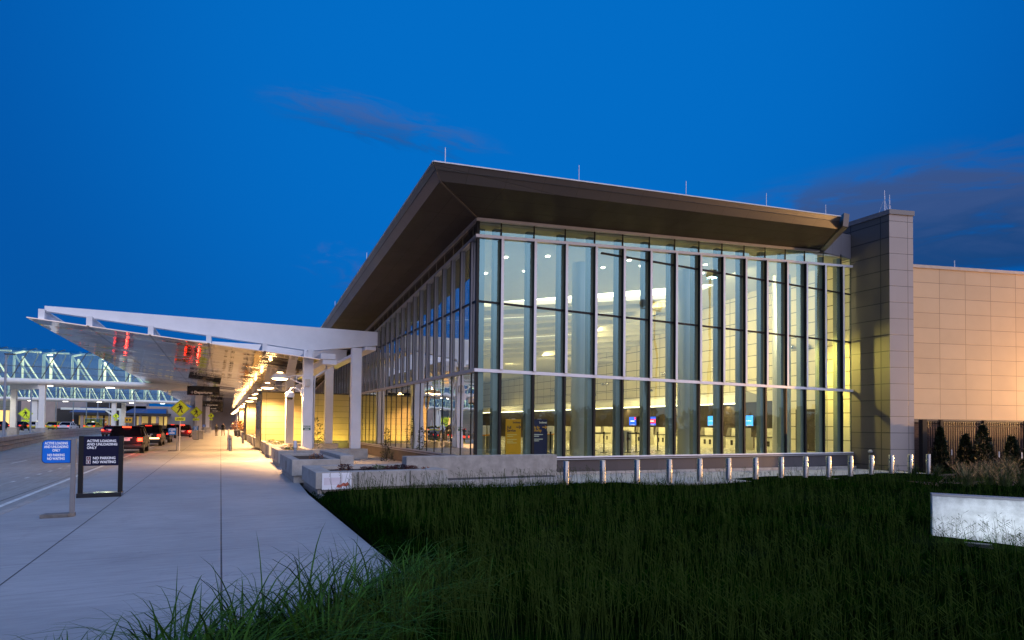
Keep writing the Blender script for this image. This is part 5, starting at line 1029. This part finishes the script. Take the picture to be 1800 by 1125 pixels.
keep_m = lambda x, y: ((x > -5.59) | (y < Yb(x)-.05)) & (y < far_edge(x)) & ~((np.abs((x-2.61)*.551+(y+12.55)*-.835-2.) < 2.3) & (np.abs((x-2.61)*.835+(y+12.55)*.551+.2) < .65) & (rng.random(len(x)) < .75))
P = sample(150000, 3.6, 30, -30, 84, keep_m); dist = np.hypot(P[:, 0]-CAM.x, P[:, 1]-CAM.y)
cl = .80+.40*(np.sin(P[:, 0]*1.7+np.sin(P[:, 1]*1.3)*2)*np.sin(P[:, 1]*1.9+.7*P[:, 0]))+.30*np.sin(P[:, 0]*5.1+P[:, 1]*2.3)*np.sin(P[:, 1]*6.3-P[:, 0]*3.1)
h = (.13+.15*rng.random(len(P)))*cl*np.where(dist < 9, .85, 1.); wdt = (.0055+.00060*dist)*rng.uniform(.6, 1.4, len(P))
blades('meadow_grass', P, h, wdt, rng.uniform(.3, 1.7, len(P)), 'dark green uncut meadow grass in front of the terminal')
# taller seeding stalks
P = sample(6000, 4, 26, -25, 80, lambda x, y: keep_m(x, y) & ~((x < -5.2) & (y > Yb(x)-1.2))); mb = MB(); vs, fs = [], []
for x, y in P:
    hh = random.uniform(.32, .55); a = random.uniform(0, 6.28); ln = random.uniform(.05, .3); d = math.hypot(x-CAM.x, y-CAM.y); w_ = .0018+.00028*d; z = lawn_h(x, y)
    tx, ty = x+ln*hh*math.cos(a), y+ln*hh*math.sin(a); mb.add([(x-w_/2, y, z), (x+w_/2, y, z), (tx+w_/2, ty, z+hh), (tx-w_/2, ty, z+hh)], [(0, 1, 2, 3)])
    for q in range(random.choice((0, 4, 6))):
        t = .72+.28*q/5; cx, cy, cz = x+(tx-x)*t, y+(ty-y)*t, z+hh*t; b = random.uniform(0, 6.28); l = random.uniform(.025, .07); mb.add([(cx, cy, cz), (cx+l*math.cos(b)-w_*.6, cy+l*math.sin(b), cz+l*.7), (cx+l*math.cos(b)*1.15+w_*.6, cy+l*math.sin(b)*1.15, cz+l*.95)], [(0, 1, 2)])
tag(mb.build('meadow_seed_stalks', mat('seed_stalk', (.026, .044, .009), .8, var=.4, spec=.0)), 'thin seeding stalks standing above the meadow grass', 'grass', kind='stuff')
# long rank grass along the near edge of the walk
keep_n = lambda x, y: (y < Yb(x)+.05) & (y > Yb(x)-1.5) & (x < -5.0) & (x > -11.5)
RG = mat('rank_grass_blade', (.026, .070, .008), .6, var=.75, nscale=7, spec=.08)
P = sample(5600, 3.0, 7.6, -40, 46, keep_n); h = rng.uniform(.40, 1.05, len(P))*np.interp(P[:, 0], [-11, -9.2, -8.5, -7.6, -6.9, -6.2, -5], [.35, .42, .62, .90, 1.05, .95, .55])*(.65+.5*(np.sin(P[:, 0]*9+P[:, 1]*4) > -.2))
blades('rank_grass', P, h, rng.uniform(.010, .026, len(P)), rng.uniform(.35, 1.25, len(P)), 'long arching rank grass at the near edge of the walk', 6, zf=-.10, droop=.55, mat_=RG)
